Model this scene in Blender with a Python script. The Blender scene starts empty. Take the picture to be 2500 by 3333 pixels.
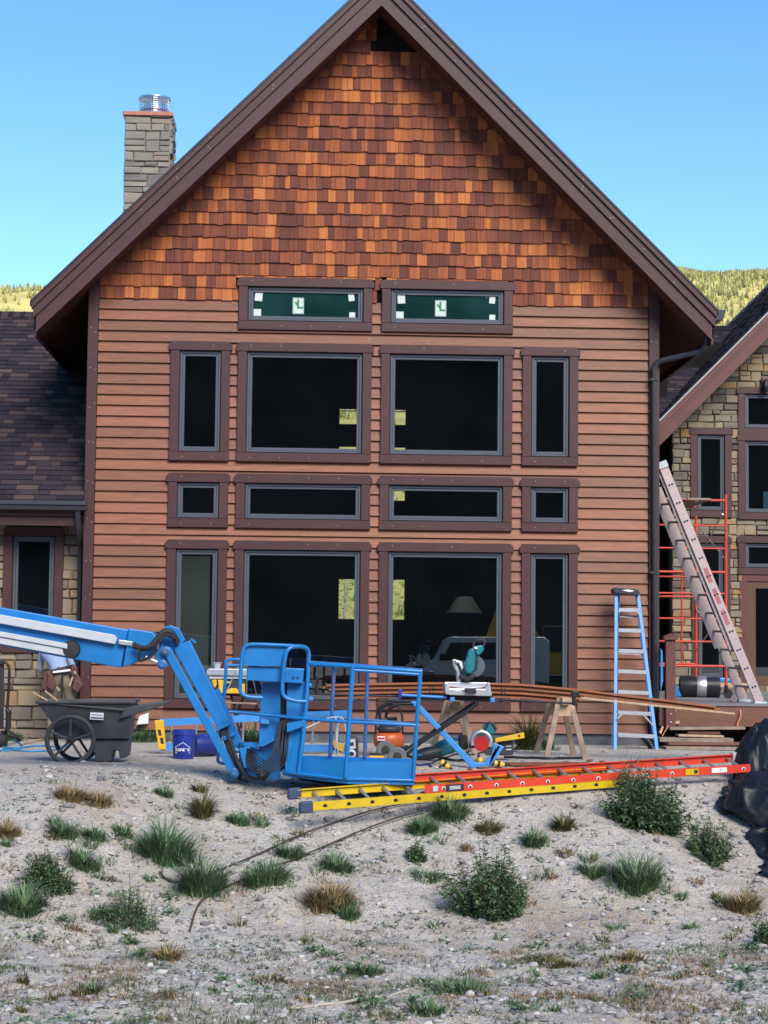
import bpy, math, random
import numpy as np
from mathutils import Vector, Matrix, noise as mn

random.seed(7)
SC = bpy.context.scene
COL = SC.collection
R = math.radians

# ------------------------------------------------------------------ camera
F, YAW, PIT, ROLL, EYE = 6150., R(2.2), R(4.08), R(.62), Vector((0, 0, 1.45))
fw = Vector((math.sin(YAW)*math.cos(PIT), math.cos(YAW)*math.cos(PIT), math.sin(PIT)))
r0 = Vector((math.cos(YAW), -math.sin(YAW), 0)); u0 = r0.cross(fw)
rt = r0*math.cos(ROLL)+u0*math.sin(ROLL); upv = -r0*math.sin(ROLL)+u0*math.cos(ROLL)
cam = bpy.data.cameras.new('camera'); camo = bpy.data.objects.new('camera', cam); COL.objects.link(camo)
cam.sensor_fit = 'VERTICAL'; cam.sensor_height = 36; cam.lens = F/3333*36
cam.clip_start = .1; cam.clip_end = 12000
m3 = Matrix((rt, upv, -fw)).transposed()
camo.matrix_world = Matrix.Translation(EYE) @ m3.to_4x4()
SC.camera = camo

# ------------------------------------------------------------------ light
SUN_EL, SUN_AZ = R(38), Vector((.35, -.94, 0)).normalized()
w = bpy.data.worlds.new('World'); SC.world = w; w.use_nodes = True
nt = w.node_tree; bg = nt.nodes['Background']
sky = nt.nodes.new('ShaderNodeTexSky'); sky.sky_type = 'NISHITA'; sky.sun_disc = False
sky.sun_elevation = SUN_EL; sky.sun_rotation = math.atan2(SUN_AZ.x, SUN_AZ.y)
sky.altitude = 900; sky.air_density = 1.0; sky.dust_density = .3; sky.ozone_density = 1.2
hs_ = nt.nodes.new('ShaderNodeHueSaturation'); hs_.inputs['Saturation'].default_value = 1.3
nt.links.new(sky.outputs[0], hs_.inputs['Color']); nt.links.new(hs_.outputs[0], bg.inputs[0]); bg.inputs[1].default_value = .064
sl = bpy.data.lights.new('sun', 'SUN'); sl.energy = 1.3; sl.angle = R(32); sl.color = (1, .92, .80)  # broad soft sun, standing in for bright sky over the shaded yard
so = bpy.data.objects.new('sun', sl); COL.objects.link(so)
sd = Vector((SUN_AZ.x*math.cos(SUN_EL), SUN_AZ.y*math.cos(SUN_EL), math.sin(SUN_EL)))
so.rotation_euler = sd.to_track_quat('Z', 'Y').to_euler()
vs = SC.view_settings; vs.view_transform = 'Standard'; vs.look = 'None'; vs.gamma = 1; vs.exposure = 1.88
SC.render.engine = 'CYCLES'; SC.cycles.use_denoising = True; SC.cycles.max_bounces = 8
SC.cycles.transparent_max_bounces = 16; SC.cycles.caustics_reflective = False; SC.cycles.caustics_refractive = False

# ------------------------------------------------------------------ helpers
def at(px, py, Y):
    "world point on the vertical plane at depth Y seen at photograph position px, py"
    d = fw*F+rt*(px-1250)-upv*(py-1666.5)
    return EYE+d*(Y/d.y)
def U(a, b): return random.uniform(a, b)

class B:
    def __init__(s): s.v = []; s.f = []; s.t = []
    def add(s, v, f, tint=0.):
        n = len(s.v); s.v += [tuple(p) for p in v]; s.f += [tuple(i+n for i in q) for q in f]; s.t += [tint]*len(v); return s
    def box(s, x0, x1, y0, y1, z0, z1, tint=0.):
        return s.add([(x0,y0,z0),(x1,y0,z0),(x1,y1,z0),(x0,y1,z0),(x0,y0,z1),(x1,y0,z1),(x1,y1,z1),(x0,y1,z1)],
                     [(3,2,1,0),(4,5,6,7),(0,1,5,4),(1,2,6,5),(2,3,7,6),(3,0,4,7)], tint)
    def obox(s, c, sx, sy, sz, M=None, tint=0.):
        M = M or Matrix.Identity(3); c = Vector(c); v = []
        for z in (-1, 1):
            for x, y in ((-1,-1),(1,-1),(1,1),(-1,1)): v.append(c+M@Vector((x*sx/2, y*sy/2, z*sz/2)))
        return s.add(v, [(3,2,1,0),(4,5,6,7),(0,1,5,4),(1,2,6,5),(2,3,7,6),(3,0,4,7)], tint)
    def bar(s, p, q, w, h, up=(0,0,1), tint=0.):
        p, q = Vector(p), Vector(q); d = q-p; L = d.length; d = d/L; up = Vector(up)
        sdv = d.cross(up)
        if sdv.length < 1e-4: sdv = d.cross(Vector((0,1,0)))
        sdv.normalize(); u = sdv.cross(d)
        return s.obox((p+q)/2, L, w, h, Matrix((d, sdv, u)).transposed(), tint)
    def tube(s, pts, r, n=8, closed=False, tint=0., sq=1.):
        pts = [Vector(p) for p in pts]; k = len(pts); rr = r if isinstance(r, (list, tuple)) else [r]*k
        prev = None; v = []
        for i, p in enumerate(pts):
            a = pts[(i-1) % k] if (closed or i) else p; b = pts[(i+1) % k] if (closed or i < k-1) else p
            t = (b-a); t = t.normalized() if t.length > 1e-9 else Vector((0,0,1))
            if prev is None:
                prev = t.orthogonal().normalized()
            prev = prev-t*prev.dot(t); prev = prev.normalized() if prev.length > 1e-6 else t.orthogonal().normalized()
            bi = t.cross(prev)
            for j in range(n):
                an = 2*math.pi*j/n; v.append(p+(prev*math.cos(an)+bi*math.sin(an)*sq)*rr[i])
        f = []
        for i in range(k if closed else k-1):
            for j in range(n):
                a, b = i*n+j, i*n+(j+1) % n; c, d = ((i+1) % k)*n+(j+1) % n, ((i+1) % k)*n+j
                f.append((a, b, c, d))
        if not closed: f += [tuple(range(n-1, -1, -1)), tuple(range((k-1)*n, k*n))]
        return s.add(v, f, tint)
    def lathe(s, prof, n=20, o=(0,0,0), ax=(0,0,1), tint=0.):
        ax = Vector(ax).normalized(); e1 = ax.orthogonal().normalized(); e2 = ax.cross(e1); o = Vector(o); v = []
        for r, z in prof:
            for j in range(n):
                a = 2*math.pi*j/n; v.append(o+ax*z+(e1*math.cos(a)+e2*math.sin(a))*max(r, 1e-4))
        f = [(i*n+j, i*n+(j+1) % n, (i+1)*n+(j+1) % n, (i+1)*n+j) for i in range(len(prof)-1) for j in range(n)]
        f += [tuple(range(n-1, -1, -1)), tuple(range((len(prof)-1)*n, len(prof)*n))]
        return s.add(v, f, tint)
    def prism(s, pts, vec, tint=0.):
        pts = [Vector(p) for p in pts]; vec = Vector(vec); n = len(pts)
        nrm = Vector((0,0,0))
        for i in range(n): nrm += pts[i].cross(pts[(i+1) % n])
        if nrm.dot(vec) > 0: pts = pts[::-1]
        v = pts+[p+vec for p in pts]
        f = [tuple(range(n)), tuple(range(2*n-1, n-1, -1))]+[(i, i+n, (i+1) % n+n, (i+1) % n) for i in range(n)]
        return s.add(v, f, tint)
    def xz(s, pts, y0, y1, tint=0.): return s.prism([(x, y0, z) for x, z in pts], (0, y1-y0, 0), tint)
    def px(s, pts, Y, th, tint=0.):
        "silhouette given in photograph positions at depth Y, with thickness th going back"
        return s.prism([at(a, b, Y) for a, b in pts], (0, th, 0), tint)
    def build(s, name, mat, parent=None, smooth=None, bevel=0., seg=2):
        me = bpy.data.meshes.new(name); me.from_pydata(s.v, [], s.f)
        at_ = me.attributes.new('tint', 'FLOAT', 'POINT'); at_.data.foreach_set('value', s.t)
        if mat: me.materials.append(mat)
        if smooth is not None:
            me.polygons.foreach_set('use_smooth', [True]*len(me.polygons)); me.set_sharp_from_angle(angle=R(smooth))
        me.update()
        o = bpy.data.objects.new(name, me); COL.objects.link(o)
        if parent is not None: adopt(o, parent)
        if bevel:
            m = o.modifiers.new('bevel', 'BEVEL'); m.width = bevel; m.segments = seg; m.limit_method = 'ANGLE'; m.angle_limit = R(40)
        return o
LOC = {}
def adopt(o, parent):
    o.parent = parent
    if parent.name in LOC: o.matrix_parent_inverse = Matrix.Translation(-LOC[parent.name])
def tag(o, label, cat, group=None, kind=None):
    o['label'] = label; o['category'] = cat; o['kind'] = kind or 'thing'
    if group: o['group'] = group
    return o
def thing(name, loc, label, cat, group=None):
    o = bpy.data.objects.new(name, None); COL.objects.link(o); o.location = loc; o.empty_display_size = .1
    LOC[o.name] = Vector(loc); return tag(o, label, cat, group)
def struct(o): o['kind'] = 'structure'; return o

# ------------------------------------------------------------------ materials
def srgb(r, g, b):
    f = lambda c: (c/255/12.92 if c < 10.3 else ((c/255+.055)/1.055)**2.4)
    return (f(r), f(g), f(b))
def mat(name, col, rough=.6, metal=0., var=.15, scale=6., bump=0., bscale=60., col2=None, stretch=None, spot=None, spotamt=.0, spotscale=30., tintamt=0., coat=0., spec=.5, trans=None):
    m = bpy.data.materials.new(name); m.use_nodes = True; t = m.node_tree; N = t.nodes; L = t.links
    bs = N['Principled BSDF']; bs.inputs['Roughness'].default_value = rough; bs.inputs['Metallic'].default_value = metal
    bs.inputs['Specular IOR Level'].default_value = spec
    if coat: bs.inputs['Coat Weight'].default_value = coat; bs.inputs['Coat Roughness'].default_value = .15
    tc = N.new('ShaderNodeTexCoord'); mp = N.new('ShaderNodeMapping'); L.new(tc.outputs['Object'], mp.inputs[0])
    if stretch: mp.inputs['Scale'].default_value = stretch
    no = N.new('ShaderNodeTexNoise'); no.inputs['Scale'].default_value = scale; no.inputs['Detail'].default_value = 5; no.inputs['Roughness'].default_value = .6
    L.new(mp.outputs[0], no.inputs[0])
    rp = N.new('ShaderNodeMapRange'); rp.inputs[1].default_value = .3; rp.inputs[2].default_value = .7; L.new(no.outputs[0], rp.inputs[0])
    mx = N.new('ShaderNodeMix'); mx.data_type = 'RGBA'; L.new(rp.outputs[0], mx.inputs[0])
    a = [c*(1-var) for c in col]; b = col2 or [c*(1+var) for c in col]
    mx.inputs[6].default_value = (*a, 1); mx.inputs[7].default_value = (*b, 1); out = mx.outputs[2]
    if tintamt:
        atn = N.new('ShaderNodeAttribute'); atn.attribute_name = 'tint'
        r2 = N.new('ShaderNodeMapRange'); r2.inputs[1].default_value = 0; r2.inputs[2].default_value = 1; r2.inputs[3].default_value = 1-tintamt; r2.inputs[4].default_value = 1+tintamt
        L.new(atn.outputs['Fac'], r2.inputs[0])
        vm = N.new('ShaderNodeVectorMath'); vm.operation = 'SCALE'; L.new(out, vm.inputs[0]); L.new(r2.outputs[0], vm.inputs['Scale']); out = vm.outputs[0]
    if spot:
        n2 = N.new('ShaderNodeTexNoise'); n2.inputs['Scale'].default_value = spotscale; n2.inputs['Detail'].default_value = 6; L.new(mp.outputs[0], n2.inputs[0])
        r3 = N.new('ShaderNodeMapRange'); r3.inputs[1].default_value = .66-spotamt*.3; r3.inputs[2].default_value = .74-spotamt*.3; L.new(n2.outputs[0], r3.inputs[0])
        m2 = N.new('ShaderNodeMix'); m2.data_type = 'RGBA'; L.new(r3.outputs[0], m2.inputs[0]); L.new(out, m2.inputs[6]); m2.inputs[7].default_value = (*spot, 1); out = m2.outputs[2]
    L.new(out, bs.inputs['Base Color'])
    if bump:
        n3 = N.new('ShaderNodeTexNoise'); n3.inputs['Scale'].default_value = bscale; n3.inputs['Detail'].default_value = 5; L.new(mp.outputs[0], n3.inputs[0])
        bp = N.new('ShaderNodeBump'); bp.inputs['Strength'].default_value = bump; bp.inputs['Distance'].default_value = .01; L.new(n3.outputs[0], bp.inputs['Height']); L.new(bp.outputs[0], bs.inputs['Normal'])
    if trans:
        bs.inputs['Transmission Weight'].default_value = trans
    return m
def ramp_mat(name, stops, rough=.7, streak=(30, 1, 2), samt=.35, bump=.3):
    "colour per piece from its tint, streaked along the grain"
    m = bpy.data.materials.new(name); m.use_nodes = True; t = m.node_tree; N = t.nodes; L = t.links; bs = N['Principled BSDF']; bs.inputs['Roughness'].default_value = rough; bs.inputs['Specular IOR Level'].default_value = .2
    atn = N.new('ShaderNodeAttribute'); atn.attribute_name = 'tint'
    tc = N.new('ShaderNodeTexCoord'); mp = N.new('ShaderNodeMapping'); mp.inputs['Scale'].default_value = streak; L.new(tc.outputs['Object'], mp.inputs[0])
    no = N.new('ShaderNodeTexNoise'); no.inputs['Scale'].default_value = 1; no.inputs['Detail'].default_value = 4; L.new(mp.outputs[0], no.inputs[0])
    ma = N.new('ShaderNodeMath'); ma.operation = 'MULTIPLY_ADD'; L.new(no.outputs[0], ma.inputs[0]); ma.inputs[1].default_value = samt*2; ma.inputs[2].default_value = -samt
    ad = N.new('ShaderNodeMath'); ad.operation = 'ADD'; ad.use_clamp = True; L.new(atn.outputs['Fac'], ad.inputs[0]); L.new(ma.outputs[0], ad.inputs[1])
    cr = N.new('ShaderNodeValToRGB'); e = cr.color_ramp.elements
    while len(e) < len(stops): e.new(.5)
    for i, (p, c) in enumerate(stops): e[i].position = p; e[i].color = (*c, 1)
    L.new(ad.outputs[0], cr.inputs[0])
    n2 = N.new('ShaderNodeTexNoise'); n2.inputs['Scale'].default_value = 90; L.new(tc.outputs['Object'], n2.inputs[0])
    mr = N.new('ShaderNodeMapRange'); mr.inputs[3].default_value = .8; mr.inputs[4].default_value = 1.2; L.new(n2.outputs[0], mr.inputs[0])
    vm = N.new('ShaderNodeVectorMath'); vm.operation = 'SCALE'; L.new(cr.outputs[0], vm.inputs[0]); L.new(mr.outputs[0], vm.inputs['Scale'])
    L.new(vm.outputs[0], bs.inputs['Base Color'])
    bp = N.new('ShaderNodeBump'); bp.inputs['Strength'].default_value = bump; bp.inputs['Distance'].default_value = .006; L.new(no.outputs[0], bp.inputs['Height']); L.new(bp.outputs[0], bs.inputs['Normal'])
    return m
def glass_mat(name, tint=(.75, .8, .8), refl=.14, veil=None, veilamt=0.):
    m = bpy.data.materials.new(name); m.use_nodes = True; t = m.node_tree; N = t.nodes; L = t.links
    N.remove(N['Principled BSDF']); out = N['Material Output']
    tr = N.new('ShaderNodeBsdfTransparent'); tr.inputs[0].default_value = (*tint, 1)
    gl = N.new('ShaderNodeBsdfGlossy'); gl.inputs['Roughness'].default_value = .006
    fr = N.new('ShaderNodeLayerWeight'); fr.inputs[0].default_value = .25
    mr = N.new('ShaderNodeMapRange'); mr.inputs[3].default_value = refl; mr.inputs[4].default_value = .9; L.new(fr.outputs['Fresnel'], mr.inputs[0])
    mx = N.new('ShaderNodeMixShader'); L.new(mr.outputs[0], mx.inputs[0])
    src = tr
    if veil:
        df = N.new('ShaderNodeBsdfDiffuse'); df.inputs[0].default_value = (*veil, 1)
        m2 = N.new('ShaderNodeMixShader'); tc = N.new('ShaderNodeTexCoord'); nz = N.new('ShaderNodeTexNoise'); nz.inputs['Scale'].default_value = 1.1; nz.inputs['Detail'].default_value = 5; L.new(tc.outputs['Object'], nz.inputs[0]); mq = N.new('ShaderNodeMapRange'); mq.inputs[1].default_value = .3; mq.inputs[2].default_value = .75; mq.inputs[3].default_value = veilamt*.5; mq.inputs[4].default_value = veilamt*1.5; L.new(nz.outputs[0], mq.inputs[0]); L.new(mq.outputs[0], m2.inputs[0]); L.new(tr.outputs[0], m2.inputs[1]); L.new(df.outputs[0], m2.inputs[2]); src = m2
    L.new(src.outputs[0], mx.inputs[1]); L.new(gl.outputs[0], mx.inputs[2]); L.new(mx.outputs[0], out.inputs[0])
    return m

MT = {}
MT['siding'] = mat('stained_siding', (.198, .062, .026), .55, var=.25, scale=1., stretch=(2.5, 20, 26), bump=.15, bscale=4, spot=(.42, .26, .2), spotamt=-.12, spotscale=2.2, tintamt=.24)
MT['trim'] = mat('plum_brown_trim', (.058, .0175, .0175), .5, var=.18, scale=3, stretch=(2, 4, 2), bump=.1, bscale=40, tintamt=.08)
MT['soffit'] = mat('red_soffit', (.085, .026, .017), .6, var=.3, scale=2, stretch=(1, 12, 1))
MT['rwtrim'] = mat('red_brown_trim', (.11, .036, .028), .5, var=.18, scale=3)
MT['nail'] = mat('bright_nail', (.45, .38, .35), .4, .3, var=.1)
MT['shingle'] = ramp_mat('cedar_shingle', [(0, (.10, .033, .024)), (.25, (.145, .045, .029)), (.45, (.215, .064, .031)), (.65, (.31, .09, .033)), (.82, (.41, .128, .04)), (1, (.49, .18, .055))], streak=(34, 1, 1.4), samt=.34, bump=.4)
MT['roof'] = ramp_mat('asphalt_shingle', [(0, (.02, .018, .026)), (.35, (.034, .027, .036)), (.7, (.06, .042, .045)), (1, (.105, .068, .058))], rough=.95, streak=(40, 40, 40), samt=.15, bump=.2)
MT['roofdark'] = mat('roof_felt', (.018, .018, .022), .9, var=.3)
MT['stone'] = ramp_mat('ledge_stone', [(0, (.085, .072, .066)), (.3, (.19, .16, .125)), (.55, (.28, .23, .165)), (.78, (.33, .25, .15)), (.9, (.32, .19, .085)), (1, (.2, .14, .13))], rough=.85, streak=(5, 5, 7), samt=.22, bump=.9)
MT['stonegrey'] = ramp_mat('grey_ledge_stone', [(0, (.15, .14, .135)), (.35, (.25, .23, .2)), (.7, (.31, .28, .235)), (1, (.26, .2, .16))], rough=.85, streak=(5, 5, 7), samt=.2, bump=.9)
MT['mortar'] = mat('mortar', (.17, .155, .14), .9, var=.2, scale=20)
MT['conc'] = mat('foundation_concrete', (.10, .105, .12), .85, var=.35, scale=5, bump=.3)
MT['frame'] = mat('window_frame_bronze', (.075, .085, .105), .4, var=.08)
MT['framedark'] = mat('window_gap', (.015, .015, .018), .7)
MT['glass'] = glass_mat('window_glass', (.86, .9, .89), .085, (.3, .38, .5), .006)  # thin diffuse veil paints in the faint blue-grey reflections of the panes
MT['glasstop'] = glass_mat('window_glass_teal', (.3, .42, .42), .1, (.02, .075, .08), .5)  # upper panes: stronger teal diffuse tint
MT['gutter'] = mat('dark_bronze_gutter', (.045, .045, .055), .35, .3, var=.1)
MT['interior'] = mat('interior_unlit_dark', (.016, .015, .015), .8, var=.3, scale=2, spec=.05)  # near-black: the darkness of the unlit room is put into the colour
MT['drywall'] = mat('interior_drywall', (.3, .33, .3), .8, var=.08, scale=1)
MT['copper'] = mat('copper_flashing', (.5, .2, .12), .35, .8, var=.2)
MT['steel'] = mat('stainless', (.55, .57, .6), .25, 1., var=.1)
MT['liftblue'] = mat('lift_blue_paint', (.006, .165, .46), .38, var=.14, scale=5, spot=(.085, .075, .08), spotamt=-.13, spotscale=16, coat=.2)
MT['liftedge'] = mat('worn_rail_paint', (.03, .13, .34), .5, var=.2, scale=8, spot=(.15, .1, .085), spotamt=.18, spotscale=9)
MT['liftgrey'] = mat('lift_grey_cover', (.46, .49, .53), .45, var=.08, scale=6, spot=(.2, .2, .2), spotamt=-.2)
MT['rubber'] = mat('black_rubber', (.018, .018, .02), .7, var=.25, scale=20)
MT['blackplastic'] = mat('black_plastic', (.028, .03, .036), .5, var=.25, scale=12, spot=(.13, .13, .13), spotamt=-.25, spotscale=18)
MT['cartplastic'] = mat('cart_grey_plastic', (.05, .053, .062), .5, var=.3, scale=6, spot=(.2, .19, .18), spotamt=-.1, spotscale=10, bump=.1)
MT['alu'] = mat('aluminium', (.6, .61, .64), .38, .85, var=.12, scale=15)
MT['alured'] = mat('weathered_ladder_aluminium', (.46, .36, .355), .5, .4, var=.14, scale=9, stretch=(1, 1, 4))
MT['fgblue'] = mat('fibreglass_blue', (.04, .23, .58), .4, var=.1, scale=9)
MT['fgorange'] = mat('fibreglass_orange_red', (.6, .05, .022), .4, var=.12, scale=7)
MT['fgyellow'] = mat('fibreglass_yellow', (.58, .4, .01), .42, var=.14, scale=7, spot=(.2, .14, .03), spotamt=-.1, spotscale=12)
MT['yellow'] = mat('tool_yellow', (.72, .42, .02), .4, var=.1)
MT['teal'] = mat('tool_teal', (.01, .16, .19), .4, var=.15, scale=14)
MT['orange'] = mat('compressor_orange', (.5, .1, .025), .4, var=.15, scale=10)
MT['white'] = mat('white_plastic', (.75, .76, .78), .5, var=.06)
MT['offwhite'] = mat('paper_label', (.55, .62, .58), .7, var=.06)
MT['bucket'] = mat('bucket_blue', (.012, .03, .26), .42, var=.2, scale=8, spot=(.2, .22, .35), spotamt=-.15, spotscale=14)
MT['bucket2'] = mat('bucket_navy', (.008, .02, .17), .42, var=.25, scale=10, spot=(.2, .24, .4), spotamt=-.12, spotscale=18)
MT['wood'] = mat('pine_lumber', (.46, .32, .2), .7, var=.25, scale=1.2, stretch=(20, 20, 20), bump=.2)
MT['woodgrey'] = mat('weathered_lumber', (.27, .2, .15), .8, var=.3, scale=6, bump=.2)
MT['lumber'] = mat('stained_trim_stock', (.27, .088, .034), .5, var=.2, scale=3, stretch=(1, 12, 12), tintamt=.3)
MT['deckw'] = mat('deck_composite', (.2, .19, .2), .6, var=.2, scale=4, stretch=(1, 10, 10), tintamt=.2)
MT['deckfascia'] = mat('deck_fascia', (.155, .062, .036), .5, var=.2, scale=2, stretch=(2, 8, 12))
MT['scafred'] = mat('scaffold_red_paint', (.58, .055, .03), .45, var=.2, scale=12, spot=(.15, .06, .05), spotamt=-.1)
def tarp_material():
    m = mat('black_plastic_sheet', (.009, .011, .019), .42, var=.3, scale=3, spec=.3); t = m.node_tree; N = t.nodes; L = t.links; bs = N['Principled BSDF']
    tc = N.new('ShaderNodeTexCoord'); nz = N.new('ShaderNodeTexNoise'); nz.inputs['Scale'].default_value = 2.5; nz.inputs['Detail'].default_value = 3; L.new(tc.outputs['Object'], nz.inputs[0])
    mx = N.new('ShaderNodeMix'); mx.data_type = 'VECTOR'; mx.inputs[0].default_value = .35; L.new(tc.outputs['Object'], mx.inputs[4]); L.new(nz.outputs['Color'], mx.inputs[5])
    prev = None
    for sc_, st_, di in ((7., .5, .012), (16., .4, .004)):
        vo = N.new('ShaderNodeTexVoronoi'); vo.feature = 'F1'; vo.inputs['Scale'].default_value = sc_; L.new(mx.outputs[1], vo.inputs[0])
        bp = N.new('ShaderNodeBump'); bp.inputs['Strength'].default_value = st_; bp.inputs['Distance'].default_value = di; L.new(vo.outputs['Distance'], bp.inputs['Height'])
        if prev: L.new(prev.outputs[0], bp.inputs['Normal'])
        prev = bp
    L.new(prev.outputs[0], bs.inputs['Normal']); return m
MT['tarp'] = tarp_material()
MT['metalblk'] = mat('black_metal', (.02, .021, .024), .45, .4, var=.2)
MT['duct'] = mat('black_corrugated', (.02, .021, .025), .35, var=.2)
MT['rod'] = mat('rusty_rebar', (.06, .032, .024), .8, var=.3, scale=30)
MT['red'] = mat('red_paint', (.45, .02, .02), .4)
MT['green'] = mat('sticker_green', (.03, .2, .06), .6)
MT['navy'] = mat('print_navy', (.01, .02, .12), .5)
MT['cord'] = mat('orange_cord', (.6, .2, .12), .5)
MT['cordblue'] = mat('blue_hose', (.03, .22, .45), .45)
MT['rope'] = mat('white_rope', (.6, .6, .58), .8)

# ------------------------------------------------------------------ ground
def sstep(t): t = max(0., min(1., t)); return t*t*(3-2*t)
def crest(x): return 21.3+1.0*sstep((x+3.2)/2.6)+.06*max(0, min(7, x))+.12*math.sin(x*1.3+1)
def gz(x, y):
    d = crest(x)-y+.35*mn.noise((x*.5, y*.5, 3.))
    k = sstep(d/5.)
    z = -1.25*k+.03*max(0., d-5.6)
    fall = 1-sstep((abs(y-15)-18)/6)
    z += fall*((.05+.05*k)*mn.noise((x*.55, y*.55, 0.))+(.012+.03*k)*mn.noise((x*1.9, y*1.9, 7.))+(.006+.02*k)*mn.noise((x*6, y*6, 1.))+(.004+.022*k)*abs(mn.noise((x*11, y*11, 4.)))+.05*k*(abs(mn.noise((x*3.1, y*3.1, 8.)))-.2)+.16*k*(1-k*.5)*(abs(mn.noise((x*1.7+.3*mn.noise((x, y, 2.)), y*.35, 14.)))-.2))
    if y > 26.5: z = z*(1-sstep((y-26.5)/1.5))-.0
    return z
def gnd(px, py, y0=9., y1=28.4):
    "point of the ground seen at photograph position px, py"
    a = y0
    while a < y1:
        p = at(px, py, a)
        if p.z <= gz(p.x, p.y): break
        a += .05
    lo, hi = a-.05, a
    for _ in range(12):
        m = (lo+hi)/2; p = at(px, py, m)
        if p.z <= gz(p.x, p.y): hi = m
        else: lo = m
    p = at(px, py, hi); return Vector((p.x, p.y, gz(p.x, p.y)))
def axis(segs):
    o = []
    for a, b, n in segs: o += list(np.linspace(a, b, n, endpoint=False))
    return o+[segs[-1][1]]
gx = axis([(-6000, -400, 8), (-400, -40, 10), (-40, -7, 20), (-7, 9, 230), (9, 40, 20), (40, 400, 10), (400, 6000, 8)])
gy = axis([(-2500, -400, 5), (-400, -40, 10), (-40, 12, 24), (12, 23.5, 330), (23.5, 29.5, 70), (29.5, 60, 12), (60, 400, 8), (400, 6000, 8)])
gv = [(x, y, gz(x, y) if (abs(x) < 45 and -45 < y < 65) else (-.75 if y < -40 else 0.)) for y in gy for x in gx]
nx = len(gx)
gf = [(j*nx+i, j*nx+i+1, (j+1)*nx+i+1, (j+1)*nx+i) for j in range(len(gy)-1) for i in range(nx-1)]
def ground_material():
    m = bpy.data.materials.new('sandy_gravel'); m.use_nodes = True; t = m.node_tree; N = t.nodes; L = t.links; bs = N['Principled BSDF']; bs.inputs['Roughness'].default_value = .95; bs.inputs['Specular IOR Level'].default_value = .15
    tc = N.new('ShaderNodeTexCoord')
    def nz(s, d=6, r=.6):
        n = N.new('ShaderNodeTexNoise'); n.inputs['Scale'].default_value = s; n.inputs['Detail'].default_value = d; n.inputs['Roughness'].default_value = r; L.new(tc.outputs['Object'], n.inputs[0]); return n.outputs[0]
    def rng(i, a, b):
        r = N.new('ShaderNodeMapRange'); r.inputs[1].default_value = a; r.inputs[2].default_value = b; L.new(i, r.inputs[0]); return r.outputs[0]
    def mix(f, a, b):
        x = N.new('ShaderNodeMix'); x.data_type = 'RGBA'; L.new(f, x.inputs[0])
        for k, c in ((6, a), (7, b)):
            if isinstance(c, tuple): x.inputs[k].default_value = (*c, 1)
            else: L.new(c, x.inputs[k])
        return x.outputs[2]
    c = mix(rng(nz(1.1), .35, .65), (.58, .49, .385), (.72, .645, .55))
    c = mix(rng(nz(.6, 4), .52, .72), c, (.46, .33, .22))
    c = mix(rng(nz(9, 5), .45, .75), c, (.72, .67, .6))
    c = mix(rng(nz(34, 3), .58, .72), c, (.3, .245, .19))
    c = mix(rng(nz(16, 5), .62, .7), c, (.24, .19, .14))
    vo = N.new('ShaderNodeTexVoronoi'); vo.inputs['Scale'].default_value = 42; L.new(tc.outputs['Object'], vo.inputs[0])
    sp = N.new('ShaderNodeSeparateColor'); L.new(vo.outputs['Color'], sp.inputs[0])
    c = mix(rng(sp.outputs[0], .72, .78), c, mix(sp.outputs[1], (.34, .34, .36), (.6, .57, .54)))
    L.new(c, bs.inputs['Base Color'])
    ad = N.new('ShaderNodeMath'); ad.operation = 'ADD'; L.new(nz(14, 8, .7), ad.inputs[0]); L.new(nz(55, 4), ad.inputs[1])
    bp = N.new('ShaderNodeBump'); bp.inputs['Strength'].default_value = 1.; bp.inputs['Distance'].default_value = .042; L.new(ad.outputs[0], bp.inputs['Height']); L.new(bp.outputs[0], bs.inputs['Normal'])
    return m
g = B(); g.v = gv; g.f = gf; g.t = [0.]*len(gv)
ground = struct(g.build('ground', ground_material(), smooth=180))

# ------------------------------------------------------------------ far hill, forest, and the mountain behind the camera
def elev(x):     # skyline tangent as seen from the camera along direction x/y
    return .1865+.0165*sstep((x+.17)/.36)+.004*mn.noise((x*14, 0, 0))
def hz(x, y):
    t = (y-1400)/2200.
    top = elev(x/max(y, 1.))*3600
    return top*(sstep(max(0, t))*.35+.65*max(0., min(1., t)))*1.+26*mn.noise((x/230, y/230, 2.))*max(0., min(1, t*2))-2
hx = list(np.linspace(-1500, 1800, 130)); hy = list(np.linspace(1350, 3620, 70))
h = B(); h.v = [(x, y, hz(x, y)) for y in hy for x in hx]; n_ = len(hx)
h.f = [(j*n_+i, j*n_+i+1, (j+1)*n_+i+1, (j+1)*n_+i) for j in range(len(hy)-1) for i in range(n_-1)]
h.t = [0.]*len(h.v)
MT['hill'] = mat('dry_grass_hillside', (.62, .5, .17), .9, var=.25, scale=.02, spot=(.3, .17, .1), spotamt=-.05, spotscale=.012)
struct(h.build('hill', MT['hill'], smooth=180))
MT['fir'] = mat('hillside_conifer', (.3, .29, .1), .85, var=.3, scale=.05, tintamt=.55)
rs = random.Random(3)
f = B()
def cone(f, x, y, z, ht, w, n=6, tint=.5):
    v = [(x, y, z+ht)]; fc = []
    for k, (rr, hh) in enumerate(((.55, .62), (1., .3), (.8, .0))):
        for j in range(n):
            a = 2*math.pi*(j+k*.5)/n; q = w*rr*rs.uniform(.75, 1.2); v.append((x+q*math.cos(a), y+q*math.sin(a), z+ht*hh))
    fc += [(0, 1+j, 1+(j+1) % n) for j in range(n)]
    for k in range(2): fc += [(1+k*n+j, 1+(k+1)*n+j, 1+(k+1)*n+(j+1) % n, 1+k*n+(j+1) % n) for j in range(n)]
    f.add(v, fc, tint)
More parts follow.
